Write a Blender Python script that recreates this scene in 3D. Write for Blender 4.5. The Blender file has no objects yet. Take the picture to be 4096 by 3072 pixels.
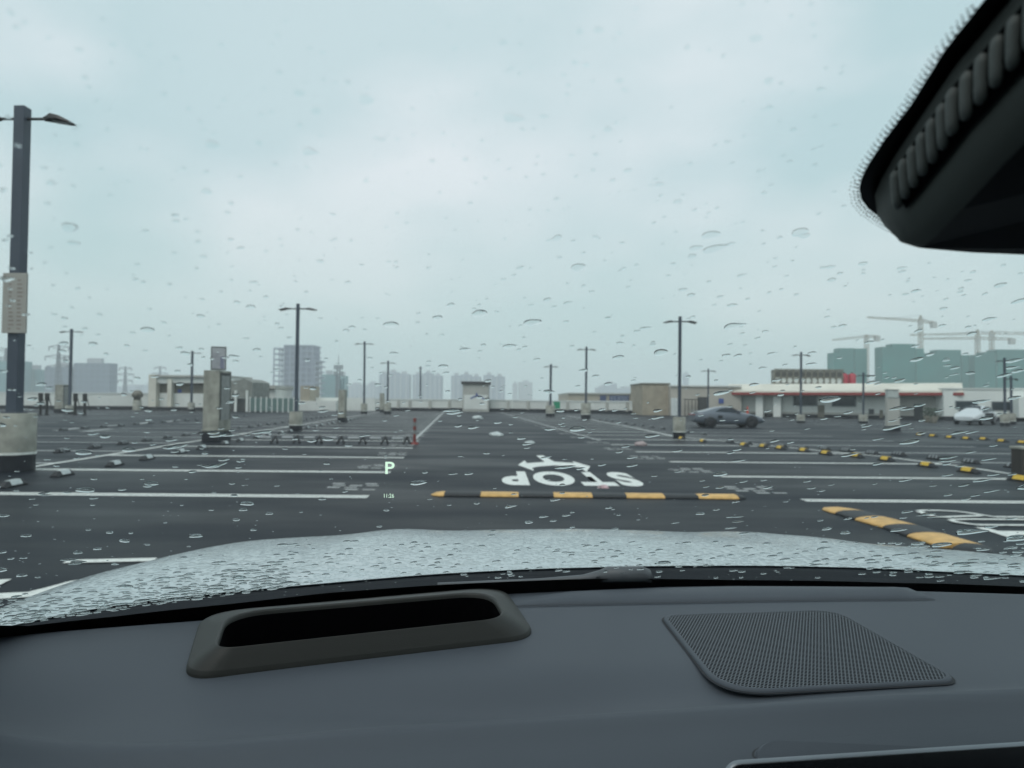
import bpy, bmesh, math, random
from mathutils import Vector, Matrix, noise
R_ = math.radians
rnd = random.Random(11)
C = bpy.context.scene.collection
scene = bpy.context.scene

# ------------------------------------------------------------------ camera
F, EYE = 2700.0, 1.4
PITCH, ROLL = R_(1.40), R_(0.5)
fwd = Vector((0, math.cos(PITCH), math.sin(PITCH)))
rt0 = Vector((1, 0, 0)); up0 = Vector((0, -math.sin(PITCH), math.cos(PITCH)))
rt = rt0*math.cos(ROLL) + up0*math.sin(ROLL)
up = up0*math.cos(ROLL) - rt0*math.sin(ROLL)
cam_d = bpy.data.cameras.new('camera'); cam = bpy.data.objects.new('camera', cam_d); C.objects.link(cam)
cam.matrix_world = Matrix(((rt.x, up.x, -fwd.x, 0), (rt.y, up.y, -fwd.y, 0), (rt.z, up.z, -fwd.z, EYE), (0, 0, 0, 1)))
cam_d.sensor_width = 36; cam_d.lens = 36*F/4096; cam_d.clip_start = .02; cam_d.clip_end = 9000
cam_d.dof.use_dof = True; cam_d.dof.focus_distance = .66; cam_d.dof.aperture_fstop = 10.5
scene.camera = cam

# ------------------------------------------------------------------ world and light
w = bpy.data.worlds.new('World'); scene.world = w; w.use_nodes = True
nt = w.node_tree; N = nt.nodes; L = nt.links; N.clear()
SUN_EL, SUN_AZ = R_(55), R_(200)
sky = N.new('ShaderNodeTexSky'); sky.sky_type = 'NISHITA'; sky.sun_disc = False
sky.sun_elevation = SUN_EL; sky.sun_rotation = SUN_AZ; sky.air_density = 1.6; sky.dust_density = 4
tc = N.new('ShaderNodeTexCoord'); mp = N.new('ShaderNodeMapping'); mp.inputs['Scale'].default_value = (1, 1, 2.1)
L.new(tc.outputs['Generated'], mp.inputs[0])
nz = N.new('ShaderNodeTexNoise'); nz.inputs['Scale'].default_value = 2.1; nz.inputs['Detail'].default_value = 5; nz.inputs['Roughness'].default_value = .42
L.new(mp.outputs[0], nz.inputs['Vector'])
cr = N.new('ShaderNodeValToRGB'); cr.color_ramp.elements[0].position = .42; cr.color_ramp.elements[1].position = .61
cr.color_ramp.elements[0].color = (.435, .575, .61, 1); cr.color_ramp.elements[1].color = (.67, .72, .755, 1)
L.new(nz.outputs[0], cr.inputs[0])
sep = N.new('ShaderNodeSeparateXYZ'); L.new(tc.outputs['Generated'], sep.inputs[0])
hr = N.new('ShaderNodeMapRange'); hr.inputs[1].default_value = -.02; hr.inputs[2].default_value = .32; L.new(sep.outputs[2], hr.inputs[0])
hm = N.new('ShaderNodeMix'); hm.data_type = 'RGBA'; L.new(hr.outputs[0], hm.inputs[0])
hm.inputs[6].default_value = (.465, .605, .60, 1); L.new(cr.outputs[0], hm.inputs[7])
gd = N.new('ShaderNodeVectorMath'); gd.operation = 'DOT_PRODUCT'; gd.inputs[1].default_value = (-.08, .86, .50); L.new(tc.outputs['Generated'], gd.inputs[0])
gr = N.new('ShaderNodeMapRange'); gr.interpolation_type = 'SMOOTHSTEP'; gr.inputs[1].default_value = .86; gr.inputs[2].default_value = 1.0; gr.inputs[3].default_value = 0; gr.inputs[4].default_value = .3; L.new(gd.outputs['Value'], gr.inputs[0])
gm_ = N.new('ShaderNodeMix'); gm_.data_type = 'RGBA'; L.new(gr.outputs[0], gm_.inputs[0]); L.new(hm.outputs[2], gm_.inputs[6]); gm_.inputs[7].default_value = (.67, .715, .745, 1)
sc_ = N.new('ShaderNodeVectorMath'); sc_.operation = 'SCALE'; sc_.inputs[3].default_value = 12.7; L.new(gm_.outputs[2], sc_.inputs[0])
mx = N.new('ShaderNodeMix'); mx.data_type = 'RGBA'; mx.inputs[0].default_value = .93
L.new(sky.outputs[0], mx.inputs[6]); L.new(sc_.outputs[0], mx.inputs[7])
bg = N.new('ShaderNodeBackground'); bg.inputs[1].default_value = .1; L.new(mx.outputs[2], bg.inputs[0])
wo = N.new('ShaderNodeOutputWorld'); L.new(bg.outputs[0], wo.inputs[0])
sl = bpy.data.lights.new('sun', 'SUN'); sl.energy = 1.0; sl.angle = R_(25); sl.color = (1, .97, .93)
so = bpy.data.objects.new('sun', sl); C.objects.link(so)
sd = Vector((math.sin(SUN_AZ)*math.cos(SUN_EL), math.cos(SUN_AZ)*math.cos(SUN_EL), math.sin(SUN_EL)))
so.rotation_euler = sd.to_track_quat('Z', 'Y').to_euler()
scene.view_settings.view_transform = 'Standard'; scene.view_settings.look = 'None'
scene.view_settings.exposure = 0; scene.view_settings.gamma = 1
cy = scene.cycles
cy.use_denoising = True; cy.max_bounces = 10; cy.transparent_max_bounces = 24; cy.transmission_bounces = 8
cy.diffuse_bounces = 3; cy.glossy_bounces = 4; cy.volume_bounces = 4; cy.sample_clamp_indirect = 4
cy.caustics_refractive = False; cy.caustics_reflective = False

# ------------------------------------------------------------------ helpers
def ray(px, py):
    return fwd + rt*((px-2048)/F) + up*((1536-py)/F)
def P(px, py, Y):
    d = ray(px, py); t = Y/d.y; return Vector((d.x*t, Y, EYE+d.z*t))
def G(px, py, z=0.0):
    d = ray(px, py); t = (z-EYE)/d.z; return Vector((d.x*t, d.y*t, z))
def lin(c):
    return tuple((v/255/12.92 if v/255 < .04045 else ((v/255+.055)/1.055)**2.4) for v in c)
_m = {}
def mat(name, col, rough=.6, metal=0.0, var=.12, scale=6.0, bump=0.0, bscale=40.0, coat=0.0, spec=.5, emit=None):
    if name in _m: return _m[name]
    m = bpy.data.materials.new(name); m.use_nodes = True; n = m.node_tree.nodes; l = m.node_tree.links
    b = n['Principled BSDF']; b.inputs['Roughness'].default_value = rough; b.inputs['Metallic'].default_value = metal
    b.inputs['Coat Weight'].default_value = coat; b.inputs['Specular IOR Level'].default_value = spec
    t = n.new('ShaderNodeTexCoord'); z = n.new('ShaderNodeTexNoise'); z.inputs['Scale'].default_value = scale; z.inputs['Detail'].default_value = 6
    l.new(t.outputs['Object'], z.inputs['Vector'])
    r = n.new('ShaderNodeValToRGB'); r.color_ramp.elements[0].position = .3; r.color_ramp.elements[1].position = .7
    r.color_ramp.elements[0].color = tuple(v*(1-var) for v in col)+(1,); r.color_ramp.elements[1].color = tuple(min(1, v*(1+var)) for v in col)+(1,)
    l.new(z.outputs[0], r.inputs[0]); l.new(r.outputs[0], b.inputs['Base Color'])
    if bump:
        z2 = n.new('ShaderNodeTexNoise'); z2.inputs['Scale'].default_value = bscale; z2.inputs['Detail'].default_value = 4; l.new(t.outputs['Object'], z2.inputs['Vector'])
        bp = n.new('ShaderNodeBump'); bp.inputs['Strength'].default_value = bump; bp.inputs['Distance'].default_value = .01
        l.new(z2.outputs[0], bp.inputs['Height']); l.new(bp.outputs[0], b.inputs['Normal'])
    if emit:
        b.inputs['Emission Color'].default_value = emit[0]+(1,); b.inputs['Emission Strength'].default_value = emit[1]
    _m[name] = m; return m
def tag(o, label=None, cat=None, group=None, kind=None):
    if label: o['label'] = label
    if cat: o['category'] = cat
    if group: o['group'] = group
    if kind: o['kind'] = kind
    return o
def empty(name, loc, rz=0, label=None, cat=None, group=None):
    o = bpy.data.objects.new(name, None); C.objects.link(o); o.location = loc; o.rotation_euler = (0, 0, rz)
    o.empty_display_size = .1
    return tag(o, label, cat, group)
class MB:
    def __init__(s): s.v = []; s.f = []; s.mi = []; s.sm = []
    def add(s, vs, fs, mi=0, smooth=False):
        k = len(s.v); s.v += [tuple(a) for a in vs]; s.f += [tuple(i+k for i in f) for f in fs]
        s.mi += [mi]*len(fs); s.sm += [smooth]*len(fs); return s
    def box(s, x0, x1, y0, y1, z0, z1, mi=0):
        return s.add([(x0,y0,z0),(x1,y0,z0),(x1,y1,z0),(x0,y1,z0),(x0,y0,z1),(x1,y0,z1),(x1,y1,z1),(x0,y1,z1)],
              [(0,3,2,1),(4,5,6,7),(0,1,5,4),(1,2,6,5),(2,3,7,6),(3,0,4,7)], mi)
    def tube(s, a, b, r, r2=None, n=12, mi=0, smooth=True):
        a = Vector(a); b = Vector(b); r2 = r if r2 is None else r2
        d = (b-a).normalized(); u = d.orthogonal().normalized(); w_ = d.cross(u)
        vs = [a+(u*math.cos(2*math.pi*i/n)+w_*math.sin(2*math.pi*i/n))*r for i in range(n)]
        vs += [b+(u*math.cos(2*math.pi*i/n)+w_*math.sin(2*math.pi*i/n))*r2 for i in range(n)]
        s.add(vs, [(i, (i+1) % n, n+(i+1) % n, n+i) for i in range(n)], mi, smooth)
        s.add(vs[:n], [tuple(range(n-1, -1, -1))], mi); s.add(vs[n:], [tuple(range(n))], mi); return s
    def lathe(s, prof, n=24, mi=0, c=(0,0)):
        vs = []
        for r, z in prof: vs += [(c[0]+r*math.cos(2*math.pi*i/n), c[1]+r*math.sin(2*math.pi*i/n), z) for i in range(n)]
        fs = [(j*n+i, j*n+(i+1) % n, (j+1)*n+(i+1) % n, (j+1)*n+i) for j in range(len(prof)-1) for i in range(n)]
        s.add(vs, fs, mi, True); s.add(vs[-n:], [tuple(range(n))], mi); return s
    def loft(s, rings, closed=True, mi=0, smooth=True, cap=(False, False), flip=False):
        n = len(rings[0]); vs = [p for r in rings for p in r]; fs = []
        for j in range(len(rings)-1):
            for i in range(n if closed else n-1):
                q = (j*n+i, j*n+(i+1) % n, (j+1)*n+(i+1) % n, (j+1)*n+i); fs.append(q[::-1] if flip else q)
        s.add(vs, fs, mi, smooth)
        if cap[0]: s.add(rings[0], [tuple(range(n))], mi)
        if cap[1]: s.add(rings[-1], [tuple(range(n))], mi)
        return s
    def build(s, name, mats, parent=None, bevel=0, autos=True, fix=True):
        me = bpy.data.meshes.new(name); me.from_pydata(s.v, [], s.f)
        if not isinstance(mats, (list, tuple)): mats = [mats]
        for m in mats: me.materials.append(m)
        for p, a, b in zip(me.polygons, s.mi, s.sm): p.material_index = a; p.use_smooth = b
        me.validate()
        if fix:
            bm = bmesh.new(); bm.from_mesh(me); bmesh.ops.recalc_face_normals(bm, faces=bm.faces); bm.to_mesh(me); bm.free()
        o = bpy.data.objects.new(name, me); C.objects.link(o)
        if parent: o.parent = parent
        if bevel:
            b_ = o.modifiers.new('bevel', 'BEVEL'); b_.width = bevel; b_.segments = 2; b_.limit_method = 'ANGLE'
        return o
def copy_tree(o, parent=None):
    c = o.copy(); C.objects.link(c)
    if parent: c.parent = parent
    for ch in list(o.children): copy_tree(ch, c)
    return c
def ribbon(pts, wid, z):
    """flat painted strip along ground points"""
    vs = []; n = len(pts)
    for i, p in enumerate(pts):
        a = pts[max(0, i-1)]; b = pts[min(n-1, i+1)]; d = (b-a); d.z = 0; d.normalize(); q = Vector((-d.y, d.x, 0))*wid/2
        vs += [Vector((p.x+q.x, p.y+q.y, z)), Vector((p.x-q.x, p.y-q.y, z))]
    return vs, [(2*i, 2*i+1, 2*i+3, 2*i+2) for i in range(n-1)]
ONES = 'first second third fourth fifth sixth seventh eighth ninth tenth eleventh twelfth thirteenth fourteenth fifteenth sixteenth seventeenth eighteenth nineteenth twentieth'.split()
def nth(i):
    return ONES[i] if i < 20 else 'twenty-'+ONES[i-20] if i < 29 else 'thirtieth' if i == 29 else 'thirty-'+ONES[i-30]

# ------------------------------------------------------------------ ground materials
def asphalt():
    m = bpy.data.materials.new('wet_asphalt'); m.use_nodes = True; n = m.node_tree.nodes; l = m.node_tree.links; b = n['Principled BSDF']
    t = n.new('ShaderNodeTexCoord')
    z = n.new('ShaderNodeTexNoise'); z.inputs['Scale'].default_value = 90; z.inputs['Detail'].default_value = 5
    z2 = n.new('ShaderNodeTexNoise'); z2.inputs['Scale'].default_value = .35; z2.inputs['Detail'].default_value = 6
    mp_ = n.new('ShaderNodeMapping'); mp_.inputs['Scale'].default_value = (.6, 1.6, 1); l.new(t.outputs['Object'], mp_.inputs[0])
    l.new(t.outputs['Object'], z.inputs['Vector']); l.new(mp_.outputs[0], z2.inputs['Vector'])
    r = n.new('ShaderNodeValToRGB'); e = r.color_ramp.elements; e[0].position = .3; e[1].position = .75
    e[0].color = (.005, .0075, .012, 1); e[1].color = (.019, .024, .032, 1); l.new(z.outputs[0], r.inputs[0])
    r2 = n.new('ShaderNodeMapRange'); r2.inputs[1].default_value = .35; r2.inputs[2].default_value = .65; r2.inputs[3].default_value = .65; r2.inputs[4].default_value = 1.25
    l.new(z2.outputs[0], r2.inputs[0])
    s_ = n.new('ShaderNodeVectorMath'); s_.operation = 'SCALE'; l.new(r.outputs[0], s_.inputs[0]); l.new(r2.outputs[0], s_.inputs[3])
    l.new(s_.outputs[0], b.inputs['Base Color'])
    r3 = n.new('ShaderNodeMapRange'); r3.inputs[1].default_value = .35; r3.inputs[2].default_value = .65; r3.inputs[3].default_value = .42; r3.inputs[4].default_value = .62
    l.new(z2.outputs[0], r3.inputs[0]); l.new(r3.outputs[0], b.inputs['Roughness']); b.inputs['Specular IOR Level'].default_value = .15
    bp = n.new('ShaderNodeBump'); bp.inputs['Strength'].default_value = .35; bp.inputs['Distance'].default_value = .004
    l.new(z.outputs[0], bp.inputs['Height']); l.new(bp.outputs[0], b.inputs['Normal']); return m
def paint(name, col, wear=.55):
    m = bpy.data.materials.new(name); m.use_nodes = True; n = m.node_tree.nodes; l = m.node_tree.links; b = n['Principled BSDF']
    t = n.new('ShaderNodeTexCoord'); z = n.new('ShaderNodeTexNoise'); z.inputs['Scale'].default_value = 14; z.inputs['Detail'].default_value = 8; z.inputs['Roughness'].default_value = .7
    l.new(t.outputs['Object'], z.inputs['Vector'])
    r = n.new('ShaderNodeValToRGB'); e = r.color_ramp.elements; e[0].position = .28; e[1].position = wear
    e[0].color = tuple(v*.45 for v in col)+(1,); e[1].color = tuple(col)+(1,); l.new(z.outputs[0], r.inputs[0]); l.new(r.outputs[0], b.inputs['Base Color'])
    b.inputs['Roughness'].default_value = .5; return m
M_AS = asphalt()
M_WP = paint('white_road_paint', (.78, .80, .76), .48); M_WPF = paint('worn_road_paint', (.52, .54, .53), .62)
M_CON = mat('stained_concrete', (.33, .33, .29), .85, var=.3, scale=3.2, bump=.3)
M_BLK = mat('black_paint', (.012, .014, .02), .5, var=.3)
M_RUB = mat('black_rubber', (.018, .02, .023), .55, var=.3, scale=12)
M_POLE = mat('slate_pole_paint', (.055, .07, .095), .45, var=.12, scale=2)
M_DARK = mat('lamp_dark_metal', (.02, .02, .02), .5)
M_WH = mat('offwhite_wall', (.72, .74, .71), .8, var=.08, scale=.6)
M_CREAM = mat('cream_wall', (.68, .66, .58), .8, var=.1, scale=.4)
M_BEIGE = mat('beige_wall', (.40, .36, .29), .85, var=.1, scale=.5)
M_GREYW = mat('grey_wall', (.45, .45, .42), .85, var=.12, scale=.5)
M_TAN = mat('tan_recess_wall', (.20, .19, .16), .85, var=.12)
M_WIN = mat('dark_window_glass', (.015, .025, .035), .15, var=.2)
M_RED = mat('red_trim', (.28, .045, .04), .5)
M_REDT = mat('red_tank', (.40, .03, .05), .4, var=.2)
M_YEL = mat('yellow_reflector', (.72, .47, .05), .5, var=.15, scale=20)
M_ORA = mat('amber_bump_paint', (.66, .40, .14), .55, var=.22, scale=9, bump=.2)
M_WREF = mat('white_reflector', (.55, .6, .6), .4, var=.1)
M_GLF = mat('green_glass_fence', (.13, .20, .19), .3)
M_SIGN = mat('sign_board', (.36, .35, .32), .6, var=.05)
M_BLUE = mat('sign_blue', (.05, .09, .30), .5)
M_GRN = mat('sign_green', (.02, .28, .15), .5)
M_STEEL = mat('galvanised_steel', (.30, .32, .33), .5, metal=.3)

# ------------------------------------------------------------------ setting: terrain, deck
tag(MB().add([(-1120,-60,-18),(1120,-60,-18),(1120,1080,-18),(-1120,1080,-18)], [(0,1,2,3)]).build('terrain', mat('city_ground', (.30, .32, .32), .9, scale=.01)), kind='structure')
deck = MB(); deck.box(-75, 85, -30, 96, -.6, 0); tag(deck.build('parking_deck', M_AS), kind='structure')
SK = -.082
def lat(a, Y, z=.004): return Vector((a+SK*Y, Y, z))
stripes = MB(); worn = MB()
WS = .19
def stripe(a0, a1, Y, mb=stripes, wid=WS):
    v, f = ribbon([lat(a0, Y), lat(a1, Y)], wid, .004); mb.add(v, f)
YL = [9.72+3.27*k for k in range(24)]; YR = [9.74+3.03*k for k in range(21)]
yR0 = G(3180, 2030).y
for k, Y in enumerate(YL):
    # twin-edged bay lines on the nearest rows
    if k < 3: stripe(-8.3, -1.25, Y-.075, wid=.11); stripe(-8.3, -1.25, Y+.075, wid=.11)
    else: stripe(-8.3, -1.25, Y)
for Y in YL:
    if Y > 12: stripe(-15.2, -8.45, Y+1.2, worn)
    stripe(-28.5, -21.5, Y+.6, worn) if Y > 18 else None
    stripe(-35.5, -28.8, Y+.6, worn) if Y > 24 else None
    if Y > 33: stripe(-49, -42, Y+.3, worn)
# right side bays, ends on the photo's aisle edge
def rline(px): # end line of the right hand bays
    pts = [(4300,1935),(4078,1904),(3800,1862),(3500,1825),(3300,1806),(3100,1786),(2900,1766),(2686,1745),(2500,1705),(2348,1677),(2260,1662)]
    return [G(x, y) for x, y in pts]
RL = rline(0)
def rl_x(Y):
    for a, b in zip(RL, RL[1:]):
        if a.y <= Y <= b.y: return a.x+(b.x-a.x)*(Y-a.y)/(b.y-a.y)
    return RL[0].x if Y < RL[0].y else RL[-1].x
for k, Y in enumerate([9.74-3.03+.95]+YR):
    x0 = 5.0+SK*Y; x1 = rl_x(Y)+.1
    if k == 0:
        a = G(3215, 2003); b = G(4096, 2010); a = G(3218, 1999)
        continue
    if x1 < x0+1: x1 = x0+5
    for o_, w_ in (((-.07, .10), (.07, .10)) if k < 4 else ((0, WS),)):
        v, f = ribbon([Vector((x0, Y+o_, .004)), Vector((x1, Y+o_, .004))], w_, .004); stripes.add(v, f)
for k, Y in enumerate(YR):
    if Y > 11:
        x0 = rl_x(Y)+.35
        v, f = ribbon([Vector((x0, Y+.5, .004)), Vector((x0+6.6, Y+.5, .004))], WS, .004); worn.add(v, f)
        if Y > 17:
            v, f = ribbon([Vector((x0+13, Y+.3, .004)), Vector((x0+26, Y+.3, .004))], WS, .004); worn.add(v, f)
        if Y > 28:
            v, f = ribbon([Vector((x0+33, Y+.3, .004)), Vector((x0+46, Y+.3, .004))], WS, .004); worn.add(v, f)
# bay end lines
v, f = ribbon([lat(-8.38, y) for y in (13.2, 20, 30, 45, 60, 80)], .13, .006); stripes.add(v, f)
v, f = ribbon([Vector((p.x+.1, p.y, 0)) for p in RL], .13, .006); stripes.add(v, f)
v, f = ribbon([lat(-28.65, y) for y in (25, 45, 80)], .13, .006); worn.add(v, f)
for a_ in (-1.45, 5.12):
    v, f = ribbon([lat(a_, y) for y in (24, 40, 60, 80)], .10, .006); worn.add(v, f)
# faded bay numbers beside the aisle, one cluster per bay
for k in range(18):
    for side in (0, 1):
        Y0 = (YL[k] if side == 0 else YR[k])+.75
        for j in range(4):
            y = Y0+j*.24; c = (-1.62-.05*(j % 2)) if side == 0 else 4.75+.05*(j % 2)
            for q in range(3):
                a0 = c-.36+q*.27
                if (j*3+q+k) % 5 == 0: continue
                v, f = ribbon([lat(a0, y), lat(a0+.20, y)], .09+.03*((j+q) % 2), .004); worn.add(v, f)
# short angled direction marks in the far left aisle
for (x0, y0, x1, y1) in ((225,1723,315,1712),(330,1727,445,1716),(545,1697,605,1688),(660,1688,720,1680),(405,1705,480,1700)):
    v, f = ribbon([G(x0, y0), G(x1, y1)], .3, .008); worn.add(v, f)
# near left kerb-side strips
for pts, wd in ((((263,2249),(620,2241)), .12), (((-300,2345),(25,2331)), .16), (((-200,2400),(0,2388),(110,2382),(200,2362),(300,2334),(420,2318)), .15)):
    v, f = ribbon([G(*p) for p in pts], wd, .008); stripes.add(v, f)
# near right lettering
def t7(x, y): return G(3600+x/4.46, 1900+y/4.46)
z_ = .008
for pts in (((325,650),(420,638),(700,640),(1000,655),(1250,685),(1450,720),(1700,755),(2900,762)),
            ((330,660),(480,710),(640,758),(800,762),(1100,748),(1450,738)),
            ((885,805),(1000,808),(1200,803),(2900,812)), ((895,818),(1000,855),(1200,885),(1400,908),(2900,918))):
    v, f = ribbon([t7(*p) for p in pts], .085, z_); stripes.add(v, f); z_ += .002
v = [t7(*p) for p in ((1340,945),(1520,945),(1750,1008),(2900,1020),(2900,1085),(2050,1080),(2100,1115),(1940,1130),(1700,1050),(1500,990))]
stripes.add([(p.x, p.y, .008) for p in v], [tuple(range(10))])
tag(stripes.build('parking_bay_lines', M_WP, fix=False), kind='structure')
tag(worn.build('worn_bay_lines', M_WPF, fix=False), kind='structure')

# T arrow
ar = [(960,1343),(1022,1343),(1118,1397),(1290,1408),(1268,1390),(1428,1437),(1395,1484),(1330,1445),(1120,1428),(985,1438),(925,1450),(945,1477),(803,1425),(860,1386),(882,1410),(1035,1398)]
v = [G(1700+x/2.16, 1200+y/2.16, .006) for x, y in ar]
tag(MB().add(v, [tuple(range(len(v)))]).build('arrow_marking', M_WP), 'white two-headed arrow painted on the aisle beyond the upside-down word', 'road marking')
def text_mesh(s, size=1, offset=.0, extrude=0, spacing=1.0):
    cu = bpy.data.curves.new('t', 'FONT'); cu.body = s; cu.size = size; cu.offset = offset; cu.extrude = extrude; cu.space_character = spacing
    o = bpy.data.objects.new('t', cu); C.objects.link(o)
    bpy.context.view_layer.update(); me = bpy.data.meshes.new_from_object(o.evaluated_get(bpy.context.evaluated_depsgraph_get()))
    bpy.data.objects.remove(o); return me
def text_obj(name, s, mapf, m, parent=None, offset=0.0, spacing=1.0):
    me = text_mesh(s, 1, offset, 0, spacing); me.name = name
    xs = [v.co.x for v in me.vertices]; ys = [v.co.y for v in me.vertices]
    x0, x1, y0, y1 = min(xs), max(xs), min(ys), max(ys)
    for v in me.vertices: v.co = mapf((v.co.x-x0)/(x1-x0), (v.co.y-y0)/(y1-y0))
    me.materials.clear(); me.materials.append(m)
    o = bpy.data.objects.new(name, me); C.objects.link(o)
    if parent: o.parent = parent
    return o
# upside down STOP (letters read from the far side): measured corner points
cA = G(2012, 1943); cB = G(2592, 1946); cC = G(2450, 1889); cD = G(2030, 1884)   # near-left, near-right, far-right, far-left
nY, fY = (cA.y+cB.y)/2, 13.35
def stopmap(u, t):
    Y = fY+(nY-fY)*t; X = 3.30-2.42*(1-u)
    X = 2.27-2.42*u-.02*(Y-11.2)
    return Vector((X, Y, .006))
so_ = text_obj('stop_lettering', 'STOP', stopmap, M_WP, offset=.05, spacing=1.22)
tag(so_, 'white word STOP painted upside down on the aisle asphalt before the speed bump', 'road marking')

# ------------------------------------------------------------------ speed bumps
def bump_segment(name, a, b, m, parent, wid=.36, h=.05, cap=0):
    n = 10; d = (b-a).normalized(); q = Vector((-d.y, d.x, 0)); rings = []
    ts = (0, 1) if not cap else (0, .35, .7, 1)
    for t in ts:
        c = a.lerp(b, t); k = 1
        if cap == 1: k = max(.08, math.sqrt(max(0, 1-(1-t)**2)))
        if cap == 2: k = max(.08, math.sqrt(max(0, 1-t**2)))
        rings.append([c+q*(wid/2*k*math.cos(math.pi*i/n))+Vector((0, 0, .003+h*k*math.sin(math.pi*i/n)**.8)) for i in range(n+1)])
    mb = MB().loft(rings, closed=True, cap=(True, True)); return mb.build(name, m, parent)
def speed_bump(pxs, cols, label, wid=.36):
    pts = [G(*p) for p in pxs]
    root = empty('speed_bump', (0, 0, 0), 0, label, 'speed bump', 'speed bumps across the aisles')
    for i in range(len(pts)-1):
        cap = 1 if i == 0 else 2 if i == len(pts)-2 else 0
        a, b = pts[i], pts[i+1]; g = (b-a)*.004
        bump_segment('yellow_segment' if cols[i] else 'black_segment', a+g, b-g, M_ORA if cols[i] else M_RUB, root, cap=cap, wid=wid)
    return root
bx = [195,285,512,750,968,1210,1422,1660,1870,2120,2185]
speed_bump([(1600+x/1.58, 1750+(358+(x-195)/1990*20)/1.58+3) for x in bx], [1,0,1,0,1,0,1,0,1,0], 'long yellow and black rubber speed bump lying across the aisle below the word STOP')
b2 = [(735,605),(940,652),(1090,697),(1310,757),(1500,822),(1770,905),(1975,942)]
speed_bump([(2900+x/1.85, 1700+y/1.85+4) for x, y in b2], [1,0,1,0,1,0], 'yellow and black speed bump running towards the bonnet on the right', .46)

# ------------------------------------------------------------------ wheel stops
def wheel_stop(style):
    root = empty('wheel_stop', (0, 0, 0))
    Lh, wd, h = .27, .15, .10
    prof = [(-wd/2, .004), (-wd/2, .03), (-.035, h), (.035, h), (wd/2, .03), (wd/2, .004)]
    rings = []
    for x, k in ((-Lh, .25), (-Lh+.06, .8), (-Lh+.1, 1), (Lh-.1, 1), (Lh-.06, .8), (Lh, .25)):
        rings.append([(y, x, .004+(z-.004)*k) for y, z in prof])
    MB().loft(rings, cap=(True, True), smooth=False).build('rubber_body', M_RUB, root, bevel=.006)
    m = M_YEL if style == 'yellow' else M_WREF if style == 'white' else mat('dull_stripe', (.24, .26, .27), .5)
    cells = [(-.13, .13)] if style in ('yellow', 'white') else [(-.15, -.09), (-.03, .03), (.09, .15)]
    for a, b in cells:
        mb = MB()
        pr = [(wd/2-.001, .032), (.037, h+.003), (-.037, h+.003), (-wd/2+.001, .032)]
        mb.loft([[(y*1.03, x, z+.002) for y, z in pr] for x in (a, b)], closed=True, smooth=False, cap=(True, True))
        mb.build('reflective_strip', m, root)
    return root
protos = {}
def put_stop(style, loc, rz, label, group):
    first = style not in protos
    if first: protos[style] = wheel_stop(style)
    o = protos[style] if first else copy_tree(protos[style])
    o.location = loc; o.rotation_euler = (0, 0, rz); tag(o, label, 'wheel stop', group)
rowA = [10.55]+[y for k in range(1, 17) for y in (YL[0]+3.27*(k-1)+2.25, YL[0]+3.27*k+.8)]
rowA = sorted(y for y in rowA if y > 11.5)[:26]; rowA = [10.5]+rowA
for i, y in enumerate(rowA):
    p = G(50, 1946) if i == 0 else lat(-6.95, y, 0)
    put_stop('white', (p.x, p.y, 0), R_(5)+R_(90)*0+R_(-60)*0, 'wheel stop with one white panel, %s going back from the bottom left' % nth(i), 'white panel wheel stops on the left')
for i in range(24):
    y = 17.0+1.55*i; p = lat(-9.9, y, 0)
    put_stop('striped', (p.x, p.y, 0), R_(5), 'wheel stop with three pale stripes, %s going back beyond the slanting line' % nth(i), 'three-striped wheel stops on the left')
ys = [(4086,1925),(3874,1890),(3708,1867),(3545,1843),(3426,1829),(3304,1818),(3216,1807),(3122,1797),(3054,1790),(2976,1784),(2812,1769),(2726,1758)]
for i, (x, y) in enumerate(ys):
    p = G(x, y); put_stop('yellow', (p.x, p.y, 0), R_(5), 'wheel stop with yellow panel, %s from the right edge along the right bays' % nth(i), 'yellow panel wheel stops on the right')
bs = [(4060,1872),(3882,1853),(3740,1837),(3596,1822),(3489,1818),(3386,1807),(3300,1800),(3213,1795),(3130,1788),(3060,1782),(2990,1776),(2920,1770)]
for i, (x, y) in enumerate(bs):
    p = G(x, y); put_stop('striped', (p.x, p.y, 0), R_(5), 'dark rubber wheel stop behind the yellow row, %s from the right edge' % nth(i), 'dark wheel stops behind the yellow row')
far = [(3680,1742),(3732,1747),(3800,1753),(3866,1758),(3935,1760),(4008,1768),(4090,1774)]
for i, (x, y) in enumerate(far):
    p = G(x, y); put_stop('yellow', (p.x, p.y, 0), R_(5), 'faint yellow wheel stop far right, %s from the pale pillar' % nth(i), 'distant yellow wheel stops on the right')
for i in range(16):
    p = G(1000+24*i, 1740-.0*i); y = 27+.2*i; p = lat(-13.4+.0*i, 24+1.6*i, 0)
    put_stop('striped', (p.x-3.2, p.y+4, 0), R_(5), 'small dark wheel stop in the mid-left bays, %s going away' % nth(i), 'mid-left distant wheel stops')
for i in range(12):
    x = 2950+0*i; p = lat(10.6, 29+1.9*i, 0)
    put_stop('striped', (p.x, p.y, 0), R_(5), 'small dark wheel stop beyond the centre right lamp post, %s going away' % nth(i), 'far centre right wheel stops')

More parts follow.
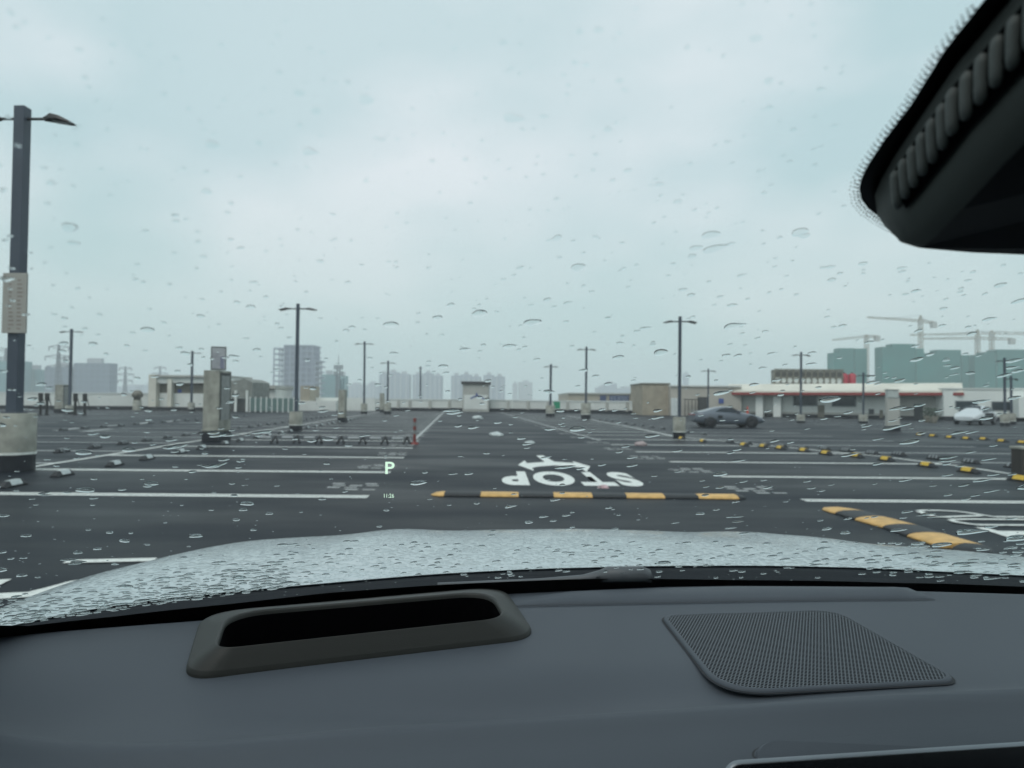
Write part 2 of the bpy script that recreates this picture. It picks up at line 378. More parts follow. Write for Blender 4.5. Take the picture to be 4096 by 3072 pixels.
# ------------------------------------------------------------------ lamp posts
def lamp_post(base, top, label, droop=.45, ped=(.3, .85), pw=.13, arms=(-1, 1), span=.82, head=1.0, lean=None):
    p = G(*base); H = P(top[0], top[1], p.y).z
    root = empty('lamp_post', (p.x, p.y, 0), R_(rnd.uniform(-3, 3)), label, 'lamp post', 'lamp posts of the rooftop car park')
    r, h = ped
    pd = MB().lathe([(r*.98, .0), (r*.98, h*.29)], mi=0); pd.lathe([(r*1.02, h*.29), (r*1.02, h*.33)], mi=1); 
    pd.lathe([(r, h*.33), (r, h*.985), (r*.97, h)], mi=2); pd.build('pedestal', [M_BLK, M_WP, M_CON], root)
    s = pw/2
    t0 = Vector((0, 0, h)); tp = P(top[0], top[1], p.y)-Vector((p.x, p.y, 0)); tp.x *= .35
    q = MB(); q.loft([[(x, y, h-.01) for x, y in ((-s, -s), (s, -s), (s, s), (-s, s))], [(tp.x+x, y, H) for x, y in ((-s, -s), (s, -s), (s, s), (-s, s))]], smooth=False, cap=(False, True))
    q.box(-s*1.5, s*1.5, -s*1.5, s*1.5, h, h+.03); q.build('pole', M_POLE, root, bevel=.008)
    for a in arms:
        z = H-.22*head
        ar_ = MB().tube((tp.x+a*s, 0, z), (tp.x+a*span*.5, 0, z+.0), .028*head, n=8); ar_.build('arm', M_DARK, root)
        x0 = tp.x+a*span*.42; x1 = tp.x+a*span
        hd = MB(); 
        rings = []
        for t, hw, zt, zb in ((0, .04, .03, -.03), (.1, .05, .045*droop+.01, -.035), (.3, .13, .07*droop+.01, -.03), (.62, .15, .03*droop, -.045), (1, .11, -.075*droop, -.075*droop-.025)):
            x = x0+(x1-x0)*t; hw *= head
            rings.append([(x, -hw, z+zb*head), (x, hw, z+zb*head), (x, hw*.8, z+zt*head), (x, -hw*.8, z+zt*head)])
        hd.loft(rings, smooth=False, cap=(True, True)); hh = hd.build('lamp_head', M_DARK, root, bevel=.006)
        lens = MB().add([(x0+(x1-x0)*.35, -.1*head, z-.046*head), (x0+(x1-x0)*.9, -.08*head, z-.1*head), (x0+(x1-x0)*.9, .08*head, z-.1*head), (x0+(x1-x0)*.35, .1*head, z-.046*head)], [(0,1,2,3)])
        lens.build('lens', mat('lamp_lens', (.35, .36, .34), .3), hh)
    return root
L0 = lamp_post((52, 1883), (92, 430), 'tall slate lamp post with a thick concrete pedestal and sign plate at the left edge', droop=1, ped=(.355, 1.08), pw=.2, span=.98, head=1.0)
lamp_post((1183, 1723), (1194, 1215), 'mid-size twin lamp post standing before the unfinished tower', ped=(.28, .83), pw=.13)
lamp_post((1456, 1657), (1456, 1366), 'lamp post near the small bay pillar left of the aisle', ped=(.3, 1.0), pw=.17, span=.9)
lamp_post((1550, 1656), (1553, 1443), 'thin lamp post before the left of the blue-grey towers', ped=(.35, 1.1), pw=.16, span=.75)
lamp_post((1681, 1642), (1681, 1466), 'thin lamp post standing against the far parapet left of the booth', ped=(.3, .8), pw=.18, span=.25)
lamp_post((2201, 1666), (2206, 1457), 'thin lamp post beside the green sign on the parapet', ped=(.42, 1.0), pw=.2, span=.65)
lamp_post((2343, 1677), (2348, 1387), 'lamp post before the low beige building at the right of the aisle', ped=(.38, 1.25), pw=.16, span=.75)
lamp_post((2717, 1753), (2724, 1266), 'twin lamp post with concrete pedestal behind the tail of the grey coupe', ped=(.24, .82), pw=.11, span=.64, head=.9)
lamp_post((278, 1657), (287, 1316), 'twin lamp post behind the far left cabinet', ped=(.3, .7), pw=.17, span=.95)
lamp_post((765, 1645), (769, 1404), 'lamp post in front of the low building left of the sign pillar', ped=(.35, .9), pw=.2, span=1.0, arms=(1,))
lamp_post((2832, 1668), (2835, 1475), 'thin lamp post rising behind the roof of the grey coupe', ped=(.25, .6), pw=.13, span=.75)
lamp_post((3203, 1692), (3208, 1408), 'twin lamp post before the first window of the white building', ped=(.28, .6), pw=.12, span=.65)
lamp_post((3453, 1693), (3456, 1490), 'lamp post before the small square opening of the white building', ped=(.3, .6), pw=.11, span=.5)
lamp_post((4020, 1704), (4018, 1431), 'lamp post standing between the camera and the last dark window', ped=(.28, .8), pw=.12, span=.55)
lamp_post((4046, 1698), (4044, 1504), 'shorter lamp post right of its taller neighbour by the white car', ped=(.28, .8), pw=.12, span=.5)
# sign plate on the near pole (a thing hanging on it)
Ys = G(52, 1883).y-.14
a = P(15, 1092, Ys); b = P(105, 1333, Ys)
sg = empty('parking_sign', (a.x, Ys, b.z), 0, 'tall pale sign plate with faint columns of text on the near lamp post', 'sign')
W_, H_ = b.x-a.x, a.z-b.z
MB().box(0, W_, -.02, .02, 0, H_).build('board', M_SIGN, sg, bevel=.006)
tx = MB(); mtx = mat('faded_sign_print', (.27, .235, .215), .6)
for cx in (.27, .62):
    for j in range(13):
        y = H_*(.06+j*.067); tx.box(W_*cx, W_*(cx+.1+.12*rnd.random()), -.0225, -.02, y, y+H_*.028)
tx.build('print', mtx, sg)

# ------------------------------------------------------------------ pillars and cabinets
def cabinet(x0, x1, ytop, ybase, D, label, name='utility_cabinet', sign=False, door=True, m=None):
    p = G((x0+x1)/2, ybase); Y = p.y; X0 = P(x0, ybase, Y).x; X1 = P(x1, ybase, Y).x; H = P((x0+x1)/2, ytop, Y).z
    root = empty(name, (X0, Y, 0), 0, label, 'cabinet'); W = X1-X0; m = m or M_CON
    MB().box(-.02, W+.02, -.02, D+.02, 0, H*.135).build('plinth', M_BLK, root, bevel=.01)
    bd = MB().box(0, W, 0, D, H*.135, H); bd.box(-.03, W+.03, -.03, D+.03, H*.15, H*.165); bd.build('housing', m, root, bevel=.01)
    if door:
        MB().box(W, W+.012, .06, D-.06, H*.3, H*.97).build('door_frame', mat('dark_frame', (.05, .05, .05), .6), root)
        MB().box(W+.012, W+.02, .12, D-.14, H*.3, H*.93).build('door', mat('brushed_door', (.27, .28, .27), .45, var=.2), root)
    if sign:
        z0 = P(850, 1476, Y).z; z1 = P(850, 1386, Y).z
        s_ = MB(); s_.box(.19, .23, .1, .72, z0-.05, z1); s_.build('sign_frame', mat('dark_frame', (.05, .05, .05), .6), root, bevel=.01)
        b_ = MB(); b_.box(.23, .245, .14, .68, z0+.02, z1-.05); b_.build('notice_board', mat('notice_print', (.42, .43, .45), .5), root)
        t_ = MB()
        for j in range(9):
            yy = z0+.07+j*.058; t_.box(.245, .249, .20, .30+.1*((j*7) % 3), yy, yy+.02); t_.box(.245, .249, .48, .64, yy, yy+.025)
        t_.build('notice_text', mat('notice_ink', (.10, .10, .18), .6), root)
    return root
# sign pillar: its board is angled to the camera
pc = cabinet(809, 873, 1481, 1766, .92, 'tall concrete pillar cabinet with a recessed door and a notice board on top', sign=False)
pY = G(841, 1766).y; pX = P(809, 1766, pY).x
nb = empty('notice_sign', (P(873, 1476, pY+.3).x, pY+.35, P(870, 1480, pY+.3).z), R_(18), 'framed notice board standing on top of the concrete pillar cabinet', 'sign')
hh = P(870, 1386, pY+.3).z-P(870, 1480, pY+.3).z
MB().box(-.25, .21, 0, .1, 0, hh).build('frame', mat('dark_frame', (.05, .05, .05), .6), nb, bevel=.008)
MB().box(-.215, .185, -.008, 0, .04, hh-.04).build('notice', mat('notice_print', (.42, .43, .45), .5), nb)
t_ = MB()
for j in range(8):
    zz = .07+j*.065; t_.box(-.19, -.02+.04*((j*5) % 3), -.011, -.008, zz, zz+.018, 0); 
    if j < 6: t_.box(.03, .15, -.011, -.008, zz, zz+.035, 1)
t_.build('notice_text', [mat('notice_ink_grey', (.2, .2, .25), .6), mat('notice_ink', (.08, .08, .2), .6)], nb)
cabinet(217, 250, 1538, 1651, 1.0, 'grey cabinet between the charging posts at the far left')
p3 = cabinet(1351, 1377, 1559, 1688, .6, 'narrow concrete pillar with two rods on top left of the aisle', door=False)
zt = P(1365, 1559, G(1365, 1688).y).z
MB().tube((.12, .2, zt-.02), (.12, .2, zt+.62), .02, n=6).tube((.26, .2, zt-.02), (.26, .2, zt+.7), .02, n=6).build('rods', M_POLE, p3)
cabinet(1518, 1534, 1573, 1649, .5, 'small far concrete pillar beside the thin lamp posts', door=False)
p5 = cabinet(3549, 3600, 1592, 1723, .22, 'pale pillar with a square light box on top before the white building', door=False, m=M_GREYW)
Y5 = G(3574, 1723).y; zt = P(3566, 1592, Y5).z; zb = P(3566, 1560, Y5).z
MB().box(.04, .60, -.03, .26, zt, zb).build('light_box', mat('milky_panel', (.5, .54, .52), .5), p5, bevel=.02)
MB().box(.0, .64, -.07, .3, zb, zb+.04).build('cap', M_GREYW, p5, bevel=.01)
p = G(4150, 1907); bk = empty('concrete_block', (p.x, p.y, 0), 0, 'dark low block cut by the right edge of the view', 'block')
q = MB().box(-.3, .9, 0, .3, 0, .53); q.build('body', mat('dark_block', (.05, .045, .04), .7), bk, bevel=.02)
MB().box(-.32, .92, -.02, .32, .53, .58).build('cap', M_CON, bk, bevel=.01)

# charging posts
def charger(px, label):
    p = G(px, 1661); root = empty('charging_post', (p.x, p.y, 0), 0, label, 'charging post', 'charging posts by the far left cabinet')
    MB().tube((0, 0, .0), (0, 0, 1.1), .1, n=10).box(-.14, .14, -.1, .1, 0, .06).build('post', M_DARK, root)
    MB().box(-.13, .13, -.12, .12, 1.05, 1.66).build('head_unit', M_DARK, root, bevel=.05)
    pts = [Vector((.2+.28*math.sin(t*math.pi), -.1, 1.3-1.0*math.sin(t*math.pi)+.1*t)) for t in [i/8 for i in range(9)]]
    mb = MB()
    for a, b in zip(pts, pts[1:]): mb.tube(a, b, .022, n=6)
    mb.build('cable', M_RUB, root)
for px, lb in ((161, 'first black charging post from the near lamp post'), (187, 'second black charging post, just left of the cabinet'), (300, 'third black charging post, just right of the cabinet'), (338, 'fourth black charging post, farthest right of the group')): charger(px, lb)
# mushroom vent
p = G(548, 1642); vn = empty('roof_vent', (p.x, p.y, 0), 0, 'brownish capped roof vent standing against the left parapet', 'vent')
MB().lathe([(.42, 0), (.42, 1.0), (.36, 1.05)], 16).build('base', M_CON, vn)
MB().lathe([(.34, 1.05), (.36, 1.4), (.55, 1.45), (.5, 1.85), (.3, 2.1), (.05, 2.15)], 16).build('cowl', M_TAN, vn)

# ------------------------------------------------------------------ parapets and low buildings
def wall_between(name, A, B, z0, z1, th, m, parent=None, off=0.0):
    A = Vector((A[0], A[1], 0)); B = Vector((B[0], B[1], 0)); d = (B-A).normalized(); q = Vector((-d.y, d.x, 0))
    pts = [A+q*off, B+q*off, B+q*(off+th), A+q*(off+th)]
    return MB().loft([[Vector((p_.x, p_.y, z0)) for p_ in pts], [Vector((p_.x, p_.y, z1)) for p_ in pts]], smooth=False, cap=(True, True)).build(name, m, parent)
def parapet(A, B, H, label, posts=()):
    root = empty('parapet_wall', (0, 0, 0), 0, label, 'wall')
    wall_between('black_upstand', A, B, 0, .4, .3, M_BLK, root, -.05)
    wall_between('wall_panel', A, B, .4, H-.16, .2, M_WH, root)
    wall_between('coping', A, B, H-.16, H, .32, mat('white_coping', (.66, .69, .68), .6), root, -.06)
    A_ = Vector((A[0], A[1], 0)); B_ = Vector((B[0], B[1], 0)); d = (B_-A_).normalized()
    for px in posts:
        # bracket where the column of sight meets the wall line
        r_ = ray(px, 1600); den = r_.x*d.y-r_.y*d.x
        t = (A_.x*d.y-A_.y*d.x)/den; c = Vector((r_.x*t, r_.y*t, 0))
        wall_between('bracket', (c-d*.14)[:], (c+d*.14)[:], .3, H-.12, .2, M_GREYW, root, -.2)
    return root
Alf = P(-500, 1600, 71.5); Arf = P(612, 1600, 76)
parapet((Alf.x, Alf.y), (Arf.x, Arf.y), 1.88, 'long pale parapet wall behind the charging posts at the left')
A2 = P(1475, 1600, 84); B2 = P(2050, 1600, 84); C2 = P(2665, 1600, 74)
parapet((A2.x, A2.y), (B2.x, B2.y), 1.5, 'pale far parapet wall behind the booth and the aisle end', (1594,1640,1720,1797,1957,2033))
parapet((B2.x+.01, B2.y), (C2.x, C2.y), 1.45, 'pale parapet wall with brackets below the low beige building', (2114,2195,2272,2350,2429,2510,2584))
# booth
Yb = 82; a = P(1850, 1639, Yb); b = P(1955, 1528, Yb)
bo = empty('booth', (a.x, Yb, 0), 0, 'grey booth with dark roof and a blue emblem at the end of the aisle', 'booth')
W_ = b.x-a.x; H_ = b.z
MB().box(0, W_, 0, 2.6, 0, H_-.28).build('wall', M_GREYW, bo)
MB().box(.15, W_-.15, -.03, 0, .3, 2.05).build('lower_panel', M_WH, bo)
MB().box(-.18, W_+.18, -.2, 2.8, H_-.28, H_+.05).build('roof', mat('booth_roof', (.05, .05, .05), .6), bo)
lg = MB()
for k in range(9):
    t = k/8; x = .95+1.5*t; z = 1.55+.32*math.sin(t*3.0)-.12*t; lg.box(x, x+.2, -.05, -.032, z, z+.17)
lg.box(1.6, 1.8, -.05, -.032, 1.9, 2.25)
lg.build('emblem', M_BLUE, bo)
# green sign on the parapet
q = P(2226, 1620, 79.5); sgn = MB().box(-.38, .38, -.03, .0, -.42, .42); g_ = sgn.build('exit_sign', M_GRN); g_.location = (q.x, 78.9, q.z)
tag(g_, 'small green sign fixed to the far parapet beside a lamp post', 'sign')
# left building
YB = 75
def X(px, Y): return P(px, 1600, Y).x
def Z(px, py, Y): return P(px, py, Y).z
lb = empty('low_building', (0, 0, 0), 0, 'low white building with two columns behind the sign pillar', 'building')
zt = Z(620, 1499, YB)
MB().box(X(608,YB), X(638,YB), YB-.8, YB, 0, zt).build('column', M_CREAM, lb)
MB().box(X(683,YB), X(699,YB), YB-.8, YB-.2, 0, zt-.5).build('column', M_CREAM, lb)
MB().box(X(638,YB), X(925,YB), YB-.6, YB+6, Z(700,1532,YB), Z(700,1510,YB)).build('fascia', M_WH, lb)
MB().box(X(638,YB), X(925,YB), YB-.9, YB+6, Z(700,1509,YB), Z(700,1503,YB)+.05).build('roof', M_GREYW, lb)
MB().box(X(620,YB), X(925,YB), YB+.2, YB+5.8, 1.9, Z(700,1533,YB)-.02).build('recessed_wall', M_TAN, lb)
MB().box(X(612,YB)+.8, X(925,YB)-.1, YB-.15, YB+.15, .35, 1.88).build('lower_wall', M_WH, lb)
MB().box(X(608,YB)+.02, X(925,YB), YB-.95, YB-.82, 0, .36).build('dark_skirting', M_BLK, lb)
MB().box(X(708,YB), X(722,YB), YB+.14, YB+.2-.002, Z(715,1571,YB), Z(715,1557,YB)).build('blue_sign', M_BLUE, lb)
# shed with gable and screens
sh = empty('shed', (0, 0, 0), 0, 'grey gabled shed with white posts right of the sign pillar', 'shed'); Y2 = 70
x0, x1 = X(905, Y2), X(1008, Y2); zt = Z(950, 1528, Y2); zr = Z(984, 1515, Y2)
mb = MB(); mb.loft([[(x0, Y2, 1.4), (x1, Y2, 1.4), (x1, Y2, zt), ((x0*.3+x1*.7), Y2, zr), (x0, Y2, zt)], [(x0, Y2+5, 1.4), (x1, Y2+5, 1.4), (x1, Y2+5, zt), ((x0*.3+x1*.7), Y2+5, zr), (x0, Y2+5, zt)]], smooth=False, cap=(True, True))
mb.build('cladding', mat('ribbed_cladding', (.24, .25, .23), .8, var=.2, scale=2), sh)
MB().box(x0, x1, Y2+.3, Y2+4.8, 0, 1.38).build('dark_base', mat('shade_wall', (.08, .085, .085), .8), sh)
for px in (945, 990): MB().box(X(px, Y2)-.12, X(px, Y2)+.12, Y2-.2, Y2-.05, 0, 2.2).build('post', M_WH, sh)
pv = empty('pavilion', (0, 0, 0), 0, 'pale flat-roofed block behind the glass screen', 'building'); Y3 = 78
MB().box(X(1005,Y3), X(1100,Y3), Y3, Y3+6, 0, Z(1050,1556,Y3)).build('wall', M_WH, pv)
MB().box(X(1003,Y3), X(1104,Y3), Y3-.4, Y3+6.3, Z(1050,1555,Y3), Z(1050,1541,Y3)).build('roof', M_GREYW, pv)
MB().box(X(1190,Y3), X(1228,Y3), Y3+1, Y3+5, 0, Z(1200,1543,Y3)).build('beige_block', M_BEIGE, pv)
MB().box(X(1100,Y3)+.01, X(1340,Y3), Y3+.5, Y3+3, 0, Z(1200,1603,Y3)).build('low_wall', M_WH, pv)
MB().box(X(1228,Y3)+.05, X(1478,Y3), Y3+3.2, Y3+3.6, 0, 1.55).build('rear_wall', M_WH, pv)
gf = empty('glass_screen', (0, 0, 0), 0, 'green tinted glass screen fence with white posts left of the aisle lamp', 'fence'); Y4 = 68
for i in range(9):
    a_ = X(1000+i*22, Y4); MB().box(a_+.05, X(1022+i*22, Y4)-.05, Y4, Y4+.04, .12, 1.42).build('glass_panel', M_GLF, gf)
    MB().box(a_-.05, a_+.05, Y4-.04, Y4+.08, 0, 1.55).build('post', M_WH, gf)
# distant beige building with blue boards
fb = empty('beige_building', (0, 0, 0), 0, 'distant low beige building with dark blue shop boards', 'building'); Y5_ = 120
MB().box(X(2272,Y5_), X(2575,Y5_), Y5_, Y5_+25, -5, Z(2400,1577,Y5_)).build('wall', M_BEIGE, fb)
MB().box(X(2270,Y5_), X(2577,Y5_), Y5_-.3, Y5_+25, Z(2400,1577,Y5_)+.002, Z(2400,1575,Y5_)+.15).build('roof_edge', M_GREYW, fb)
MB().box(X(2524,Y5_), X(2575,Y5_), Y5_-1.2, Y5_-.02, -3, Z(2550,1566,Y5_)).build('terracotta_bay', mat('terracotta', (.24, .15, .11), .8), fb)
for x0, x1 in ((2400,2424),(2438,2515)):
    MB().box(X(x0,Y5_), X(x1,Y5_), Y5_-.25, Y5_-.02, Z(2450,1608,Y5_), Z(2450,1582,Y5_)).build('shop_board', mat('board_blue', (.035, .055, .14), .5), fb)
zb_, zt_ = Z(2450,1604,Y5_), Z(2450,1586,Y5_); xa, xb = X(2443,Y5_), X(2511,Y5_)
text_obj('board_lettering', 'FLESS', lambda u, t: Vector((xa+(xb-xa)*u, Y5_-.3, zb_+(zt_-zb_)*t)), mat('pale_letters', (.22, .25, .32), .5), fb, offset=.01)
# beige block by the right buildings
bb = empty('beige_block', (0, 0, 0), 0, 'plain beige brick block at the right end of the parapet', 'building'); Y6 = 70
MB().box(X(2570,Y6), X(2679,Y6), Y6, Y6+7, 0, Z(2620,1538,Y6)).build('wall', mat('beige_brick', (.38, .335, .265), .9, var=.15, scale=1.5), bb)
MB().box(X(2568,Y6), X(2681,Y6), Y6-.08, Y6+7.1, Z(2620,1538,Y6)+.002, Z(2620,1535,Y6)+.08).build('coping', M_TAN, bb)
wb = empty('annex_building', (0, 0, 0), 0, 'grey-beige annex with a white shutter door behind the coupe', 'building'); Y7 = 69
MB().box(X(2682,Y7), X(2965,Y7), Y7, Y7+8, 0, Z(2800,1547,Y7)).build('wall', mat('annex_wall', (.48, .45, .40), .85, scale=.5), wb)
MB().box(X(2682,Y7), X(2967,Y7), Y7-.15, Y7+8, Z(2800,1547,Y7)+.002, Z(2800,1543,Y7)+.05).build('roof_edge', M_WH, wb)
MB().box(X(2684,Y7), X(2718,Y7), Y7-.08, Y7-.01, 0, Z(2700,1592,Y7)).build('shutter', mat('white_shutter', (.66, .7, .7), .5), wb)
MB().box(X(2790,Y7), X(2832,Y7), Y7-.06, Y7-.01, .3, Z(2800,1588,Y7)).build('entrance', mat('entrance_dark', (.06, .06, .06), .5), wb)
for k in range(5):
    MB().box(X(2733+k*14,Y7), X(2735+k*14,Y7), Y7-.6, Y7-.52, 0, 1.6).build('railing_post', M_DARK, wb)
MB().box(X(2730,Y7), X(2795,Y7), Y7-.6, Y7-.52, 1.62, 1.7).build('handrail', M_DARK, wb)
q = P(2884, 1604, Y7); MB().box(q.x-.25, q.x+.25, Y7-.07, Y7-.01, q.z-.25, q.z+.25).build('blue_plate', M_BLUE, wb)
# canopy building (front runs obliquely)
cb = empty('white_building', (0, 0, 0), 0, 'long white building with a red-edged cream canopy roof and dark windows', 'building')
A = P(2925, 1600, 70.5); B = P(3845, 1600, 60)
dW = Vector((B.x-A.x, B.y-A.y, 0)); LW = dW.length; dW.normalize(); ang = math.atan2(dW.y, dW.x)
cb.location = (A.x, A.y, 0); cb.rotation_euler = (0, 0, ang)
def onwall(px, py, off=0.0):
    q_ = Vector((-dW.y, dW.x, 0)); A0 = Vector((A.x, A.y, 0))+q_*off
    r_ = ray(px, py); den = r_.x*dW.y-r_.y*dW.x; t = (A0.x*dW.y-A0.y*dW.x)/den
    pt = Vector((r_.x*t, r_.y*t, EYE+r_.z*t)); s_ = (pt-A0).dot(dW); return s_, pt.z
Ht = onwall(3300, 1582)[1]
MB().box(0, LW, .0, 9, .5, Ht).build('wall', M_WH, cb)
MB().box(-.02, LW+.02, -.05, 9, 0, .3).build('dark_plinth', M_BLK, cb)
MB().box(0, LW, -.03, 8.9, .3, .5).build('wall_base', M_GREYW, cb)
rf = MB(); z1 = onwall(3300, 1540, -1.4)[1]
rings = [[(x, -1.45, Ht+.25), (x, -1.4, Ht+.45), (x, 1.2, z1+.2), (x, 9.2, z1+.25), (x, 9.2, Ht+.02), (x, -1.3, Ht+.1)] for x in (-.5, LW+.1)]
rf.loft(rings, smooth=False, cap=(True, True)).build('canopy_roof', M_CREAM, cb)
MB().box(-.55, LW+.15, -1.52, -1.46, Ht+.02, Ht+.28).build('red_edge', M_RED, cb)
for x0, x1, y0, y1 in ((3176,3266,1585,1621),(3331,3420,1587,1624)):
    a0, zt0 = onwall(x0, y0); a1, zb0 = onwall(x1, y1)
    fr = MB().box(a0-.1, a1+.1, -.05, -.01, zb0-.1, zt0+.1).build('window', mat('window_frame_grey', (.2, .22, .23), .5), cb)
    MB().box(a0, a1, -.075, -.052, zb0, zt0).build('pane', M_WIN, fr)
for x0, x1, y0, y1, nm in ((3271,3298,1620,1670,'service_door'),(3475,3496,1636,1657,'square_opening'),(3518,3532,1640,1672,'service_door'),(3655,3693,1617,1679,'doorway')):
    a0, zt0 = onwall(x0, y0); a1, zb0 = onwall(x1, y1)
    MB().box(a0, a1, -.06, -.01, max(.02, zb0), zt0).build(nm, mat('opening_dark', (.05, .055, .06), .5) if nm != 'service_door' else M_TAN, cb)
a0 = onwall(3600, 1600)[0]; a1 = onwall(3780, 1600)[0]
MB().box(a0, a1, -.045, -.012, .5, Ht-.02).build('porch_wall', M_GREYW, cb)
for px in (3030, 3100):
    a0 = onwall(px, 1600)[0]; MB().box(a0, a0+.7, -.9, -.2, 0, Ht+.1).build('canopy_column', M_WH, cb)
# right hand white wall
wr = empty('white_hall', (0, 0, 0), 0, 'plain white hall with two dark strip windows at the right edge', 'building')
A = P(3775, 1600, 59.2); B = P(4600, 1600, 56); dW = Vector((B.x-A.x, B.y-A.y, 0)); LW = dW.length; dW.normalize()
wr.location = (A.x, A.y, 0); wr.rotation_euler = (0, 0, math.atan2(dW.y, dW.x))
Hh = onwall(4000, 1558)[1]
MB().box(0, LW, 0, 10, .35, Hh).build('wall', mat('hall_white', (.76, .79, .76), .8, var=.05, scale=.4), wr)
MB().box(-.03, LW, -.06, 10, 0, .33).build('dark_plinth', M_BLK, wr)
MB().box(-.05, LW, -.08, 10.1, Hh+.002, Hh+.12).build('coping', M_WH, wr)
for x0, x1, y0, y1 in ((3824,3908,1606,1634),(3969,4055,1609,1640)):
    a0, zt0 = onwall(x0, y0); a1, zb0 = onwall(x1, y1)
    fr = MB().box(a0-.08, a1+.08, -.04, -.01, zb0-.08, zt0+.08).build('window', mat('window_frame_grey', (.2, .22, .23), .5), wr)
    MB().box(a0, a1, -.07, -.042, zb0, zt0).build('pane', M_WIN, fr)
a0, zt0 = onwall(4058, 1590, -.8)
MB().box(a0, a0+4, -1.5, -.1, .33, zt0).build('side_block', mat('hall_white', (.76, .79, .76), .8), wr)
# roof plant: chillers and red tanks
Yc = 74
ch = empty('chiller_bank', (0, 0, 0), 0, 'two-tier grey chiller bank with round fans on the white roof', 'roof plant')
x0, x1, z0, z1 = X(3097,Yc), X(3368,Yc), Z(3200,1538,Yc), Z(3200,1480,Yc)
MB().box(x0, x1, Yc, Yc+.9, z0-.6, z1).build('casing', mat('chiller_grey', (.20, .20, .18), .7, var=.35, scale=2), ch)
n_ = 11
for k in range(n_):
    xx = x0+(x1-x0)*(k+.5)/n_
    for zz, mm in ((z0+(z1-z0)*.27, mat('fan_pale', (.75, .77, .75), .6)), (z0+(z1-z0)*.68, mat('fan_dark', (.08, .08, .075), .6))):
        MB().tube((xx, Yc-.1, zz), (xx, Yc-.005, zz), .29, n=12).build('fan', mm, ch)
fr = MB()
for k in range(n_+1):
    xx = x0+(x1-x0)*k/n_; fr.box(xx-.05, xx+.05, Yc-.2, Yc-.12, z0-.3, z1+.1)
for zz in (z0, z0+(z1-z0)*.48, z1+.05): fr.box(x0-.1, x1+.1, Yc-.3, Yc-.21, zz-.05, zz+.05)
fr.build('frame', M_TAN, ch)
for i, (a_, b_, lb_) in enumerate(((3374, 3402, 'left red cylindrical tank on the roof beside the chillers'), (3405, 3434, 'right red cylindrical tank on the roof beside the chillers'))):
    r_ = (X(b_,Yc)-X(a_,Yc))/2; z0 = Z(3400,1541,Yc); z1 = Z(3400,1493,Yc)
    o = empty('red_tank', ((X(a_,Yc)+X(b_,Yc))/2, Yc+.6, z0-.3), 0, lb_, 'tank', 'red tanks on the roof')
    MB().lathe([(r_, 0), (r_, z1-z0+.15), (r_*.6, z1-z0+.28), (.05, z1-z0+.32)], 20).build('shell', M_REDT, o)
    MB().lathe([(r_*.28, z1-z0+.28), (r_*.28, z1-z0+.42)], 12).build('lid', M_DARK, o)
# things standing at the wall
for px, py, lb_ in ((2990, 1672, 'orange traffic cone beside the annex wall'),):
    p = G(px, py); o = empty('traffic_cone', (p.x, p.y, 0), 0, lb_, 'cone')
    MB().box(-.25, .25, -.25, .25, 0, .05).build('foot', M_RUB, o); MB().lathe([(.17, .05), (.05, 1.05), (.04, 1.08)], 16).build('cone', mat('cone_red', (.5, .06, .03), .5), o)
def planter(px, py, label):
    p = G(px, py); o = empty('potted_plant', (p.x, p.y, 0), 0, label, 'plant')
    MB().lathe([(.2, 0), (.3, .5), (.27, .5)], 14).build('pot', M_TAN, o)
    mb = MB()
    for k in range(160):
        d = Vector((rnd.gauss(0, .2), rnd.gauss(0, .2), rnd.uniform(.4, 1.4))); s = .09
        d *= .8; n1 = Vector((rnd.uniform(-1, 1), rnd.uniform(-1, 1), rnd.uniform(-1, 1))).normalized(); n2 = n1.orthogonal()
        mb.add([d-n1*s, d+n2*s*.5, d+n1*s, d-n2*s*.5], [(0,1,2,3)])
    mb.build('foliage', mat('leaf', (.045, .07, .045), .6, var=.4), o)
planter(3712, 1690, 'left dark potted plant beside the doorway of the white building')
planter(3735, 1692, 'right dark potted plant beside the doorway of the white building')

# ------------------------------------------------------------------ striped post and low barrier
p = G(1658, 1777); o = empty('striped_post', (p.x, p.y, 0), 0, 'red and white striped post at the aisle end of the low barrier', 'bollard')
MB().lathe([(.14, 0), (.13, .05), (.05, .07)], 16).build('foot', mat('post_red', (.20, .035, .03), .5), o)
for k in range(6):
    MB().lathe([(.048, .07+k*.125), (.048, .07+(k+1)*.125)], 12).build('band', mat('post_red', (.20, .035, .03), .5) if k in (0, 1, 3, 5) else mat('dull_band', (.2, .21, .2), .6), o)
p0 = G(1030, 1772); p1 = G(1645, 1777); o = empty('low_barrier', (0, 0, 0), 0, 'row of silver tubes on black feet lying across a left bay', 'barrier'); n_ = 7
for k in range(n_):
    a = p0.lerp(p1, (k+.12)/n_); b = p0.lerp(p1, (k+.62)/n_); zz = Vector((0, 0, .17))
    MB().tube(a+zz, b+zz, .055, n=12).build('tube', M_STEEL, o)
    for t in (.66, .96):
        c = p0.lerp(p1, (k+t)/n_); e = p0.lerp(p1, (k+t+(.16 if t < .9 else -.16))/n_)
        MB().tube(Vector((c.x, c.y-.1, .02)), Vector((e.x, e.y+.05, .24)), .04, .03, n=6).build('foot', M_RUB, o)
